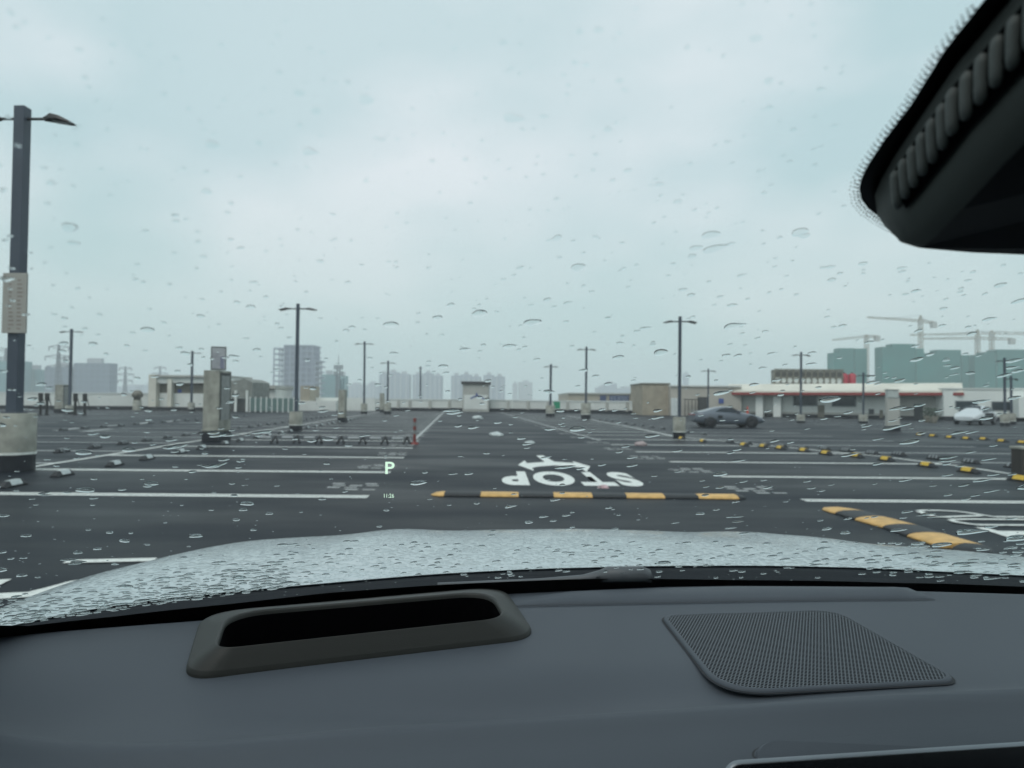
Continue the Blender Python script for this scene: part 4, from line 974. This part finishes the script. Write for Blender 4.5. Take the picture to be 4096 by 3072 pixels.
# rounded outlines on the dash
def rquad(c, rad, n=9, z=1.15):
    """corners as local points -> rounded closed outline"""
    out = []; m_ = len(c)
    for i in range(m_):
        p = c[i]; a = c[i-1]; b_ = c[(i+1) % m_]; r_ = rad[i] if isinstance(rad, (list, tuple)) else rad
        a_ = p+(a-p).normalized()*min(r_, (a-p).length*.48); e_ = p+(b_-p).normalized()*min(r_, (b_-p).length*.48)
        for k in range(n+1):
            t = k/n; out.append(a_*(1-t)**2+p*2*t*(1-t)+e_*t*t)
    return out
def zset(r_, z): return [Vector((p.x, p.y, z)) for p in r_]
def shrink(r_, k, z=None):
    c_ = sum((Vector(p) for p in r_), Vector())/len(r_); out = []
    for p in r_:
        d_ = (Vector(p)-c_); q_ = Vector(p)-Vector((d_.x, d_.y, 0)).normalized()*k; out.append(Vector((q_.x, q_.y, z if z is not None else p[2])))
    return out
# visor box of the head-up display
oc = [D(730,2722,1.15), D(2150,2556,1.15), D(2012,2352,1.15), D(806,2462,1.15)]
ic = [D(858,2600,1.172), D(2026,2473,1.172), D(1962,2366,1.172), D(905,2455,1.172)]
O = rquad(oc, [.032,.035,.05,.05]); I = rquad(ic, [.022,.03,.045,.045])
mid = [a.lerp(b_, .12) for a, b_ in zip(O, I)]
def lp(k, z): return [Vector((a.x+(b_.x-a.x)*k, a.y+(b_.y-a.y)*k, z)) for a, b_ in zip(O, I)]
vm = MB().loft([zset(O, 1.136), zset(O, 1.151)])
vm.loft([zset(O, 1.151), lp(.03, 1.1535), lp(.07, 1.155)])
vm.loft([lp(.07, 1.155), lp(.35, 1.161), lp(.65, 1.167), lp(.93, 1.1722)])
vm.loft([lp(.93, 1.1722), lp(.965, 1.1728), lp(1.0, 1.1724), shrink(I, .0012, 1.171), shrink(I, .0018, 1.168)])
vs_ = vm.build('display_visor', M_TRIM, own)
hole = [o1.lerp(i1, .5) for o1, i1 in zip(O, I)]
def inside(x, y, poly):
    c_ = False; n_ = len(poly)
    for i in range(n_):
        a, b_ = poly[i], poly[i-1]
        if (a.y > y) != (b_.y > y) and x < (b_.x-a.x)*(y-a.y)/(b_.y-a.y)+a.x: c_ = not c_
    return c_
dsh = MB().loft(rows, closed=False, flip=True); keep = []
for f_ in dsh.f:
    cx_, cy_ = sum(dsh.v[i][0] for i in f_)/4, sum(dsh.v[i][1] for i in f_)/4
    keep.append(not inside(cx_, cy_, hole))
dsh.mi = [m_ for m_, k in zip(dsh.mi, keep) if k]; dsh.sm = [m_ for m_, k in zip(dsh.sm, keep) if k]; dsh.f = [m_ for m_, k in zip(dsh.f, keep) if k]
dsh.build('dashboard', M_DASH, own, fix=False)
MB().loft([shrink(I, .0017, 1.1685), shrink(I, .008, 1.12), shrink(I, .018, 1.052)], cap=(False, True)).build('display_recess', M_VOID, own)
# defroster pad in front of the windscreen
bt = [(2020,2425),(2076,2424),(2300,2418),(2700,2410),(3000,2404),(3350,2399),(3600,2397),(3700,2396),(3740,2396)]
rt_ = []
for i, q in enumerate(bt):
    k = 1 if 1 < i < len(bt)-2 else .35 if i in (1, len(bt)-2) else .02
    a0 = D(q[0], q[1]+1, 1.1505); b0 = D(q[0], q[1], 1.1505); m1 = D(q[0]+(10 if i < 2 else 0), q[1]-14*k, 1.1505+.0035*k); m2 = D(q[0], q[1]-42*k, 1.15+.0062*k); 
    x = m2.x; m3 = Vector((x, yd(x)+.004, 1.1503)); m4 = Vector((x, yd(x)+.015, 1.13))
    rt_.append([Vector((a0.x, a0.y, 1.146)), b0, m1, m2, m2.lerp(m3, .4)+Vector((0, 0, .0016*k)), m3, m4])
M_DARKDASH = dashmat('dash_groove_and_shadow', (.02, .022, .026), .7)
dm = MB().loft([list(z_) for z_ in zip(*rt_)], closed=False).build('defroster_trim', M_DASH, own)
gv = MB(); v_, f_ = ribbon([D(x, y+2, 1.1512) for x, y in bt], .0018, 1.1514); gv.add(v_, f_); gv.build('defroster_gap_shadow', M_DARKDASH, own, fix=False)  # flat dark strip: crevice below the pad with its crisp shadow painted in
# speaker grille
scn = [D(2888,2778,1.152), D(3850,2728,1.152), D(3345,2440,1.152), D(2640,2462,1.152)]
SO = rquad(scn, [.05,.022,.035,.02], 12)
MB().loft([zset(shrink(SO, -.0022), 1.1508), zset(shrink(SO, .001), 1.1512)]).build('speaker_gap', M_DARKDASH, own)
MB().loft([zset(SO, 1.149), zset(shrink(SO, .0004), 1.1522), zset(shrink(SO, .0018), 1.1535), zset(shrink(SO, .0040), 1.1538), zset(shrink(SO, .0052), 1.1535)]).build('speaker_rim', M_DASH, own)
gmn = bpy.data.materials.new('perforated_grille'); gmn.use_nodes = True; n = gmn.node_tree.nodes; l = gmn.node_tree.links; b = n['Principled BSDF']; b.inputs['Base Color'].default_value = (.068, .079, .094, 1); b.inputs['Roughness'].default_value = .55
t = n.new('ShaderNodeTexCoord'); v1 = n.new('ShaderNodeTexVoronoi'); v1.inputs['Randomness'].default_value = 0; v1.inputs['Scale'].default_value = 1; v1.voronoi_dimensions = '2D'
def hexd(off):
    mp_ = n.new('ShaderNodeMapping'); mp_.inputs['Scale'].default_value = (1/.0036, 1/.00624, 1); mp_.inputs['Location'].default_value = (off, off, 0); l.new(t.outputs['Object'], mp_.inputs[0])
    fr1 = n.new('ShaderNodeVectorMath'); fr1.operation = 'FRACTION'; l.new(mp_.outputs[0], fr1.inputs[0])
    sb_ = n.new('ShaderNodeVectorMath'); sb_.operation = 'SUBTRACT'; sb_.inputs[1].default_value = (.5, .5, 0); l.new(fr1.outputs[0], sb_.inputs[0])
    ml = n.new('ShaderNodeVectorMath'); ml.operation = 'MULTIPLY'; ml.inputs[1].default_value = (.0036, .00624, 0); l.new(sb_.outputs[0], ml.inputs[0])
    le = n.new('ShaderNodeVectorMath'); le.operation = 'LENGTH'; l.new(ml.outputs[0], le.inputs[0]); return le.outputs['Value']
mn = n.new('ShaderNodeMath'); mn.operation = 'MINIMUM'; l.new(hexd(0), mn.inputs[0]); l.new(hexd(.5), mn.inputs[1])
ls = n.new('ShaderNodeMath'); ls.operation = 'LESS_THAN'; ls.inputs[1].default_value = .00122; l.new(mn.outputs[0], ls.inputs[0])
tr = n.new('ShaderNodeBsdfTransparent'); ms = n.new('ShaderNodeMixShader'); l.new(ls.outputs[0], ms.inputs[0]); l.new(b.outputs[0], ms.inputs[1]); l.new(tr.outputs[0], ms.inputs[2]); l.new(ms.outputs[0], n['Material Output'].inputs[0])
inn = zset(shrink(SO, .0050), 1.1536); MB().add(inn, [tuple(range(len(inn)))]).build('speaker_grille', gmn, own, fix=False)
inn = zset(shrink(SO, .006), 1.1518); MB().add(inn, [tuple(range(len(inn)))]).build('speaker_backing', M_VOID, own, fix=False)
# trim panel and tablet screen at the lower right
tp_ = [D(3014,3110,1.137), D(4700,3070,1.137), D(4700,2880,1.147), D(3020,2990,1.147)]
TP = rquad(tp_, [.02,.02,.02,.016])
MB().loft([zset(shrink(TP, -.0018), 1.1478), zset(TP, 1.148)]).build('panel_gap', M_DARKDASH, own)
MB().loft([[Vector((p.x, p.y, p.z+.0005)) for p in TP], [Vector((p.x, p.y, p.z+.0035)) for p in shrink(TP, .001)], [Vector((p.x, p.y, p.z+.0045)) for p in shrink(TP, .004)]], cap=(False, True)).build('trim_panel', M_DASH, own)
s0 = D(2884,3044,1.158); s1 = D(4096,2966,1.158); dr = (s1-s0).normalized(); s1 = s0+dr*.33; qn = Vector((-dr.y, dr.x, 0))*-1  # towards viewer
dn = Vector((0, 0, -1))*.97+qn*-.0
def scr(u, v, w_): return s0+dr*u+Vector((0, 0, -v))+qn*(w_+v*.22)
def srr(u0, u1, v0, v1, r_, w_):
    c_ = [(u0, v0), (u1, v0), (u1, v1), (u0, v1)]
    pts = []
    for i, (u, v) in enumerate(c_):
        su = 1 if u == u0 else -1; sv = 1 if v == v0 else -1
        for k in range(7):
            a_ = k/6*math.pi/2; a_ = a_ if i % 2 == 0 else math.pi/2-a_
            pts.append((u+su*r_*(1-math.sin(a_)) if True else 0, v+sv*r_*(1-math.cos(a_))))
    return pts
def srr2(u0, u1, v0, v1, r_, w_):
    pts = []
    for (cu, cv, a0) in ((u0+r_, v0+r_, 180), (u1-r_, v0+r_, 270), (u1-r_, v1-r_, 0), (u0+r_, v1-r_, 90)):
        for k in range(7):
            a_ = R_(a0+15*k); pts.append(scr(cu+r_*math.cos(a_), cv+r_*math.sin(a_), w_))
    return pts
MB().loft([srr2(0, .33, 0, .2, .012, 0), srr2(0, .33, 0, .2, .012, .0025), srr2(.0012, .3288, .0012, .1988, .0115, .0032)], cap=(True, False)).build('screen_frame', mat('satin_frame', (.20, .22, .24), .4, metal=.6), own)
MB().loft([srr2(.0013, .3287, .0013, .1987, .0115, .0031)]*1+[srr2(.0014, .3286, .0014, .1986, .0113, .0036)], cap=(False, True)).build('touch_screen', mat('screen_glass', (.006, .007, .009), .12, var=.3), own)
# A pillars, roof lining, windscreen header, doors' sills (kept simple, around the camera)
def beam(name, a, b_, wa, wb, m):
    d_ = (Vector(b_)-Vector(a)).normalized(); u = d_.cross(Vector((0, 0, 1))).normalized(); v = u.cross(d_)
    n_ = 12; rg = []
    for t in (0, .25, .5, .75, 1):
        c_ = Vector(a).lerp(Vector(b_), t); w_ = wa+(wb-wa)*t
        rg.append([c_+u*w_*.5*math.cos(2*math.pi*i/n_)+v*w_*.42*math.sin(2*math.pi*i/n_) for i in range(n_)])
    return MB().loft(rg, cap=(True, True)).build(name, m, own)
M_FAB = mat('pillar_fabric', (.045, .052, .06), .9, bump=.4, bscale=1500)
for s_ in (-1, 1):
    beam('pillar', (s_*.925, .86, 1.07), (s_*.67, .08, 1.535), .1, .085, M_FAB)
rf = []
for x in [-.62+1.24*i/16 for i in range(17)]:
    k = abs(x)/.62; rf.append([(x, .15-.08*k*k, 1.575-.03*k*k), (x, .05, 1.60-.04*k*k), (x, -.5, 1.635-.05*k**3), (x, -1.4, 1.62-.06*k**3), (x, -1.4, 1.65-.06*k**3), (x, -.5, 1.67-.05*k**3), (x, .05, 1.63-.04*k*k), (x, .17-.08*k*k, 1.60-.03*k*k)])
MB().loft([list(z_) for z_ in zip(*rf)]+[[r0[0] for r0 in rf]], closed=False).build('roof', mat('roof_lining', (.10, .11, .11), .9), own)
for s_ in (-1, 1):
    MB().loft([[(s_*.66, .10, 1.535), (s_*.93, .75, 1.05), (s_*.93, .75, .5), (s_*.93, -1.4, .5), (s_*.93, -1.4, 1.05), (s_*.9, .3, 1.05)]][:1]*1+[[(s_*.93, .85, 1.12), (s_*.93, .85, .4), (s_*.93, -1.4, .4), (s_*.93, -1.4, 1.08), (s_*.93, 0, 1.1), (s_*.93, .5, 1.12)]][:0], closed=True)
    MB().box(s_*.93-.03, s_*.93+.03, -1.4, .82, .4, 1.08).build('door_panel', M_DASH, own, bevel=.01)
MB().box(-.93, .93, -1.45, -1.4, .4, 1.25).build('rear_seat_back', M_FAB, own)
MB().box(-.93, .93, -1.4, .6, .3, .4).build('cabin_floor', M_VOID, own)
MB().box(-.93, .93, .6, .8, .3, 1.04).build('firewall', M_VOID, own)
# wiper resting on the cowl
wa = glass_at(2600, 2300)[2]; wr0 = []
for (px, py, rr_) in ((1750,2332,.003),(2150,2318,.004),(2330,2306,.005),(2400,2296,.008),(2430,2290,.0105),(2570,2288,.0105),(2600,2296,.009),(2604,2304,.006)):
    x, tt, p_ = glass_at(px, py+8); wr0.append((p_+rayK(px, py+8)*.016, rr_))
mb = MB(); rg = []
for i, (p_, r_) in enumerate(wr0): rg.append([p_+Vector((0, r_*math.cos(2*math.pi*k/10), r_*1.0*math.sin(2*math.pi*k/10))) for k in range(10)])
mb.loft(rg, cap=(True, True)).build('wiper', mat('wiper_plastic', (.10, .11, .12), .5), own)

# ceramic patch and sensor cover hanging from the top of the glass
ex = [(3903,0),(3764,179),(3631,398),(3540,520),(3470,625),(3437,690),(3428,735),(3438,780),(3465,815),(3510,848),(3600,900)]
ed = [glass_at(*q)[:2] for q in ex]
L_ = [glass(x, tt, -.003) for x, tt in ed]; x0_ = ed[0][0]
cx_ = 0
Rr = [glass(-x, tt, -.003) for x, tt in ed]
topL = glass(ed[0][0], 1.0, -.003); topR = glass(-ed[0][0], 1.0, -.003)
MB().loft([[topL]+L_, [topR]+Rr], closed=False, smooth=False).build('sensor_frit', M_FRIT, own, fix=False)
dots = MB()
def edge_dots(pts, sg_only):
    # pts list of (x,t) along the edge; rows of dots outside of it, getting smaller
    seg = []
    for (a, ta), (b_, tb) in zip(pts, pts[1:]):
        ga, gb = glass(a, ta), glass(b_, tb); n_ = max(1, int((gb-ga).length/.0021))
        for k in range(n_): u = k/n_; seg.append((a+(b_-a)*u, ta+(tb-ta)*u, b_-a, (tb-ta)))
    for sgn in (sg_only,):
        for i, (x, tt, dx, dt) in enumerate(seg):
            g_ = glass(x, tt); gx = (glass(x+.001, tt)-g_)/.001; gt = (glass(x, tt+.001)-g_)/.001
            d_ = gx*dx+gt*dt; d_.normalize(); nn = gx.cross(gt).normalized(); o2 = d_.cross(nn).normalized()
            if o2.x > 0 and tt > .8: o2 = -o2
            if (g_-glass(0, tt)).dot(o2) < 0 and dx < 0: o2 = -o2
            for r_i, (off, rad) in enumerate(((-.0006, .00085), (.0009, .0007), (.0024, .00055), (.0038, .0004))):
                c_ = g_+o2*(off+rnd.uniform(-.0002, .0002))+d_*(.00105*(r_i % 2)+rnd.uniform(-.0002, .0002))-nn*0
                if sgn < 0: c_ = Vector((-c_.x, c_.y, c_.z))
                c_ = c_+Vector((0, -.0015, -.003))
                uu = gx.normalized(); vv = gt.normalized()
                dots.add([c_+(uu*math.cos(a_*math.pi/3)+vv*math.sin(a_*math.pi/3))*rad for a_ in range(6)], [tuple(range(6))])
for k_ in (1, -1):
    dots = MB(); edge_dots(ed, k_); dots.build('frit_dots', M_FRIT, own, fix=False)
# housing: side facets with louvres, dark bottom
hl = [(3976,0),(3800,215),(3650,440),(3560,580),(3505,680),(3480,740),(3490,815),(3520,865)]
ht = [glass_at(*q)[:2] for q in hl]
top_ring = [glass(x, tt, -.006) for x, tt in [(ht[0][0], 1.02)]+ht]
fr_pts = [(3551,915),(3600,945),(3664,962)]
def dropv(p, k): return Vector((p.x, p.y, p.z-k))
n_h = len(top_ring)
low = []
for i, p_ in enumerate(top_ring):
    u = i/(n_h-1); k_ = (.034,.034,.034,.033,.031,.027,.021,.014,.009)[min(i, 8)]
    q_ = dropv(p_, k_); q_.y -= .004; q_.x += .004+.006*u; low.append(q_)
# front edge line of the cover, running to the centre
fc_t = [Vector((k*low[-1].x*1.0, top_ring[-1].y+.012*(1-abs(k)), top_ring[-1].z-.002)) for k in (.8, .5, 0)]
fc_l = [Vector((k*low[-1].x, low[-1].y+.004*(1-abs(k)), low[-1].z-.001)) for k in (.8, .5, 0)]
TT = top_ring+fc_t; LL = low+fc_l
TT = TT+[Vector((-p_.x, p_.y, p_.z)) for p_ in TT[:-1][::-1]]; LL = LL+[Vector((-p_.x, p_.y, p_.z)) for p_ in LL[:-1][::-1]]
mids = [a.lerp(b_, .5)+Vector((-.0015 if a.x < 0 else .0015, 0, 0)) for a, b_ in zip(TT, LL)]
LL2 = [Vector((p_.x*.965, p_.y-.004, p_.z-.003)) for p_ in LL]
MB().loft([TT, mids, LL, LL2], closed=False).build('sensor_cover', M_HEAD, own, fix=False)
MB().add(LL2, [tuple(range(len(LL2)))]).build('cover_underside', mat('underside_black', (.006, .007, .009), .7), own, fix=False)
for s_ in (-1, 1):
    rc = []
    for j in range(21):
        u = j/20*.58+.0; i = u*(n_h-2); i0 = int(i); f1 = i-i0
        a = TT[i0].lerp(TT[i0+1], f1); b_ = LL[i0].lerp(LL[i0+1], f1)
        rc.append([a.lerp(b_, .2)+Vector((-.0022, 0, 0)), a.lerp(b_, .5)+Vector((-.0036, 0, 0)), a.lerp(b_, .72)+Vector((-.0022, 0, 0))])
    if s_ > 0: rc = [[Vector((-p_.x, p_.y, p_.z)) for p_ in q_] for q_ in rc]
    MB().loft(rc, closed=False).build('louvre_gap_shade', M_VOID, own, fix=False)  # black strip laid on the facet, painted shade between the slats
    cum = [0]
    for i in range(n_h-2): cum.append(cum[-1]+(TT[i+1]-TT[i]).length)
    lim = cum[int(.58*(n_h-2))]+(.58*(n_h-2) % 1)*(cum[min(n_h-2, int(.58*(n_h-2))+1)]-cum[int(.58*(n_h-2))])
    nsl = 24
    for k in range(nsl):
        q = (k+.35)/nsl*lim; i0 = max(i for i in range(n_h-2) if cum[i] <= q); f1 = (q-cum[i0])/(cum[i0+1]-cum[i0])
        a = TT[i0].lerp(TT[i0+1], f1); b_ = LL[i0].lerp(LL[i0+1], f1); dd = (TT[i0+1]-TT[i0]).normalized()
        rg = []; wd_ = lim/nsl*.36
        for t_ in (.25, .28, .35, .45, .55, .62, .65):
            kk = math.sqrt(max(.02, 1-((t_-.45)/.203)**8)); c_ = a.lerp(b_, t_)+Vector((-.0034, 0, 0))+dd*(t_*.010)
            rg.append([c_+dd*wd_*kk*math.cos(w_)+Vector((-.0022*kk*math.sin(w_), 0, 0)) for w_ in [2*math.pi*m_/8 for m_ in range(8)]])
        if s_ > 0: rg = [[Vector((-p_.x, p_.y, p_.z)) for p_ in q_] for q_ in rg]
        MB().loft(rg, cap=(True, True)).build('louvre_slat', M_SLAT, own)
# interior mirror on its stalk, right of the frame
ms_ = glass(0, .80, -.02)
beam('mirror_stalk', (0, ms_.y+.0, ms_.z-.03), (0, ms_.y-.09, ms_.z-.075), .03, .025, M_HEAD)
mr = MB().loft([srr2(0,.01,0,.01,.001,0)[:0]] if False else [[Vector((.0+.118*math.copysign(abs(math.cos(a_))**.5, math.cos(a_))*k, ms_.y-.10+dy, ms_.z-.085+.03*math.copysign(abs(math.sin(a_))**.5, math.sin(a_))*k)) for a_ in [2*math.pi*i/32 for i in range(32)]] for k, dy in ((.7, .02), (.95, .01), (1, 0), (.97, -.008))], cap=(True, True))
mr.build('rear_view_mirror', M_HEAD, own)

# head-up display read-outs projected on the glass
M_HUD = mat('display_glow', (.02, .05, .03), .6, var=0, emit=((.72, 1, .80), .95))
def hud(name, s_, x0, x1, y0, y1, spacing=1.0, offset=0):
    pl = glass_at((x0+x1)/2, (y0+y1)/2)[2]; Yk = (pl-CAMK).dot(rayK(2048, 1536))
    def f_(u, t):
        d_ = rayK(x0+(x1-x0)*u, y1+(y0-y1)*t); s2 = (Yk-.012)/d_.dot(rayK(2048, 1536)); return CAMK+d_*s2
    o = text_obj(name, s_, f_, M_HUD, own, offset, spacing)
    for v in o.data.vertices: pass
    return o
hud('gear_readout', 'P', 1541, 1578, 1847, 1896, offset=.015); hud('clock_readout', '11:26', 1536, 1576, 1975, 1991)

# ------------------------------------------------------------------ rain on the windscreen
wm = bpy.data.materials.new('rain_water'); wm.use_nodes = True; n = wm.node_tree.nodes; l = wm.node_tree.links; n.clear()
rfb = n.new('ShaderNodeBsdfGlass'); rfb.inputs['IOR'].default_value = 1.33; rfb.inputs['Roughness'].default_value = 0; rfb.inputs[0].default_value = (.98, 1, 1, 1)
o_ = n.new('ShaderNodeOutputMaterial'); l.new(rfb.outputs[0], o_.inputs[0])
rain = MB(); rr_ = random.Random(5)
def drop(x, tt, r_, asp=1.0, rot=0.0, h=.34, tail=0.0, nseg=12):
    g_ = glass(x, tt, .0012); U = (glass(x+.004, tt, .0012)-g_).normalized(); V = (glass(x, tt+.01, .0012)-g_).normalized(); Nn = U.cross(V).normalized()
    if Nn.z < 0: Nn = -Nn
    ph = [rr_.uniform(0, 6.28) for _ in range(3)]
    def pt(k, a_, z):
        rad = r_*(1+.10*math.sin(2*a_+ph[0])+.07*math.sin(3*a_+ph[1]))*k
        cx = math.cos(a_)*rad*asp; cy = math.sin(a_)*rad
        if tail and math.cos(a_) > 0: cx += tail*r_*k*max(0, math.cos(a_))**3; cy *= 1-.55*max(0, math.cos(a_))**3*(k)
        X_ = cx*math.cos(rot)-cy*math.sin(rot); Y_ = cx*math.sin(rot)+cy*math.cos(rot)
        return g_+U*X_+V*Y_+Nn*(z*r_*h)
    rings = []
    for k, z in ((1, 0), (.95, .42), (.85, .76), (.66, .95), (.3, 1.0)):
        rings.append([pt(k, 2*math.pi*i/nseg, z) for i in range(nseg)])
    vs = [p for rg in rings for p in rg]; fs = []
    for j in range(4):
        for i in range(nseg): fs.append(((j+1)*nseg+i, (j+1)*nseg+(i+1) % nseg, j*nseg+(i+1) % nseg, j*nseg+i))
    vs.append(g_+Nn*(r_*h)); c_ = len(vs)-1
    fs += [(c_, 4*nseg+(i+1) % nseg, 4*nseg+i) for i in range(nseg)]
    rain.add(vs, fs, 0, True); rain.add([pt(1, 2*math.pi*i/nseg, 0) for i in range(nseg)], [tuple(range(nseg))], 0, False)
placed = []
def try_px(px, py, rpx, asp, rot, tail, h=.34, gap=1.3):
    if 1500 < px < 1620 and 1830 < py < 2020: return
    x, tt, p_ = glass_at(px, py)
    if not (.0 < tt < .99) or abs(x) > .84: return
    dist = (p_-CAMK).length; r_ = rpx*dist/F
    for q_, rq in placed[-400:]:
        if (q_-p_).length < (r_+rq)*gap: return
    placed.append((p_, r_)); drop(x, tt, r_, asp, rot, h, tail)
# large beads over the whole pane, sparser towards the top
for _ in range(1500):
    px = rr_.uniform(-150, 4250); py = 2400*rr_.random()**.62
    dens = .10+.42*max(0, min(1, (py-900)/700))+(.12 if px > 1900 else 0)
    if rr_.random() > dens: continue
    if px > 3380 and py < 1050: continue
    tl = max(0, (px-1500)/2500); big = rr_.random()
    if py > 2130 and 900 < px < 3700 and rr_.random() < .7: continue
    rpx = rr_.uniform(5.5, 13) if big < .88 else rr_.uniform(13, 24)
    if px > 2300 and py < 2200: rpx *= 1.05
    hk = .075+.06*max(0, min(1, (py-500)/1400))+.12*max(0, min(1, (py-1950)/200)); rpx *= 1.1 if py < 1300 else 1; hk *= .62 if py < 1150 else 1
    try_px(px, py, rpx, rr_.uniform(1.0, 1.35)+.35*tl, R_(rr_.uniform(-8, 12)+24*tl), (rr_.uniform(.3, 1.6) if rr_.random() < .4*tl+.12 else 0), hk*rr_.uniform(.8, 1.3))
for cx0, cy0, nn_, sp in ((190,1990,2,16),(700,1800,3,24),(1040,1745,3,22),(850,1868,3,22),(2215,1568,2,20),(2270,1870,2,14),(3770,1838,4,22),(3705,2062,3,22),(3590,1640,2,14),(3850,1500,2,16),(1820,1655,3,20),(1290,1640,2,16),(880,1740,3,18),(300,2250,3,20),(2930,2080,3,16)):
    for _ in range(nn_):
        px = cx0+rr_.gauss(0, sp); py = cy0+rr_.gauss(0, sp*.3); x, tt, p_ = glass_at(px, py)
        drop(x, tt, rr_.uniform(7, 17)*(p_-CAMK).length/F, rr_.uniform(1.1, 2.2), R_(rr_.uniform(-5, 28)), rr_.uniform(.06, .12), rr_.uniform(0, 1.2))
for _ in range(650):
    px = rr_.uniform(0, 4096); py = 1750*rr_.random()**.75
    if px > 3380 and py < 1050: continue
    try_px(px, py, rr_.uniform(3.5, 8.5), rr_.uniform(1, 1.7), R_(rr_.uniform(-8, 20)), 0, rr_.uniform(.05, .12))
# fine specks
for _ in range(900):
    px = rr_.uniform(-100, 4200); py = 2400*rr_.random()**.5
    if px > 3380 and py < 1050: continue
    if rr_.random() > .15+.85*max(0, min(1, (py-1500)/600)): continue
    x, tt, p_ = glass_at(px, py)
    if 0 < tt < .99: drop(x, tt, rr_.uniform(1.8, 3.6)*(p_-CAMK).length/F, 1.1, 0, .3, 0, 8)
# crowded beads in the unwiped lower left corner and along the bottom edge
for _ in range(1500):
    px = rr_.uniform(-150, 1320); base = 2500-(px/1250)*.9*190 if px > 0 else 2500
    py = base-abs(rr_.gauss(0, 52))+10
    if py < 2250 or (px < 500 and py < 2395 and rr_.random() < .8) or (px > 1150 and py < 2330): continue
    try_px(px, py, rr_.uniform(4, 17)*(.6+.4*rr_.random()), rr_.uniform(1, 2.0), R_(rr_.uniform(-10, 10)), 0, rr_.uniform(.15, .36), gap=1.02)
for _ in range(280):
    px = rr_.uniform(1100, 4200); py = 2240+rr_.uniform(-70, 75)
    try_px(px, py, rr_.uniform(5, 11), rr_.uniform(1, 1.9), R_(rr_.uniform(-6, 10)+10*(px > 2500)), 0, .34)
rain_o = rain.build('raindrops', wm, None, fix=False)
rain_o.location = CO; rain_o.rotation_euler = (0, 0, CA); tag(rain_o, 'clear raindrops scattered all over the outside of the windscreen', 'raindrops', kind='stuff')
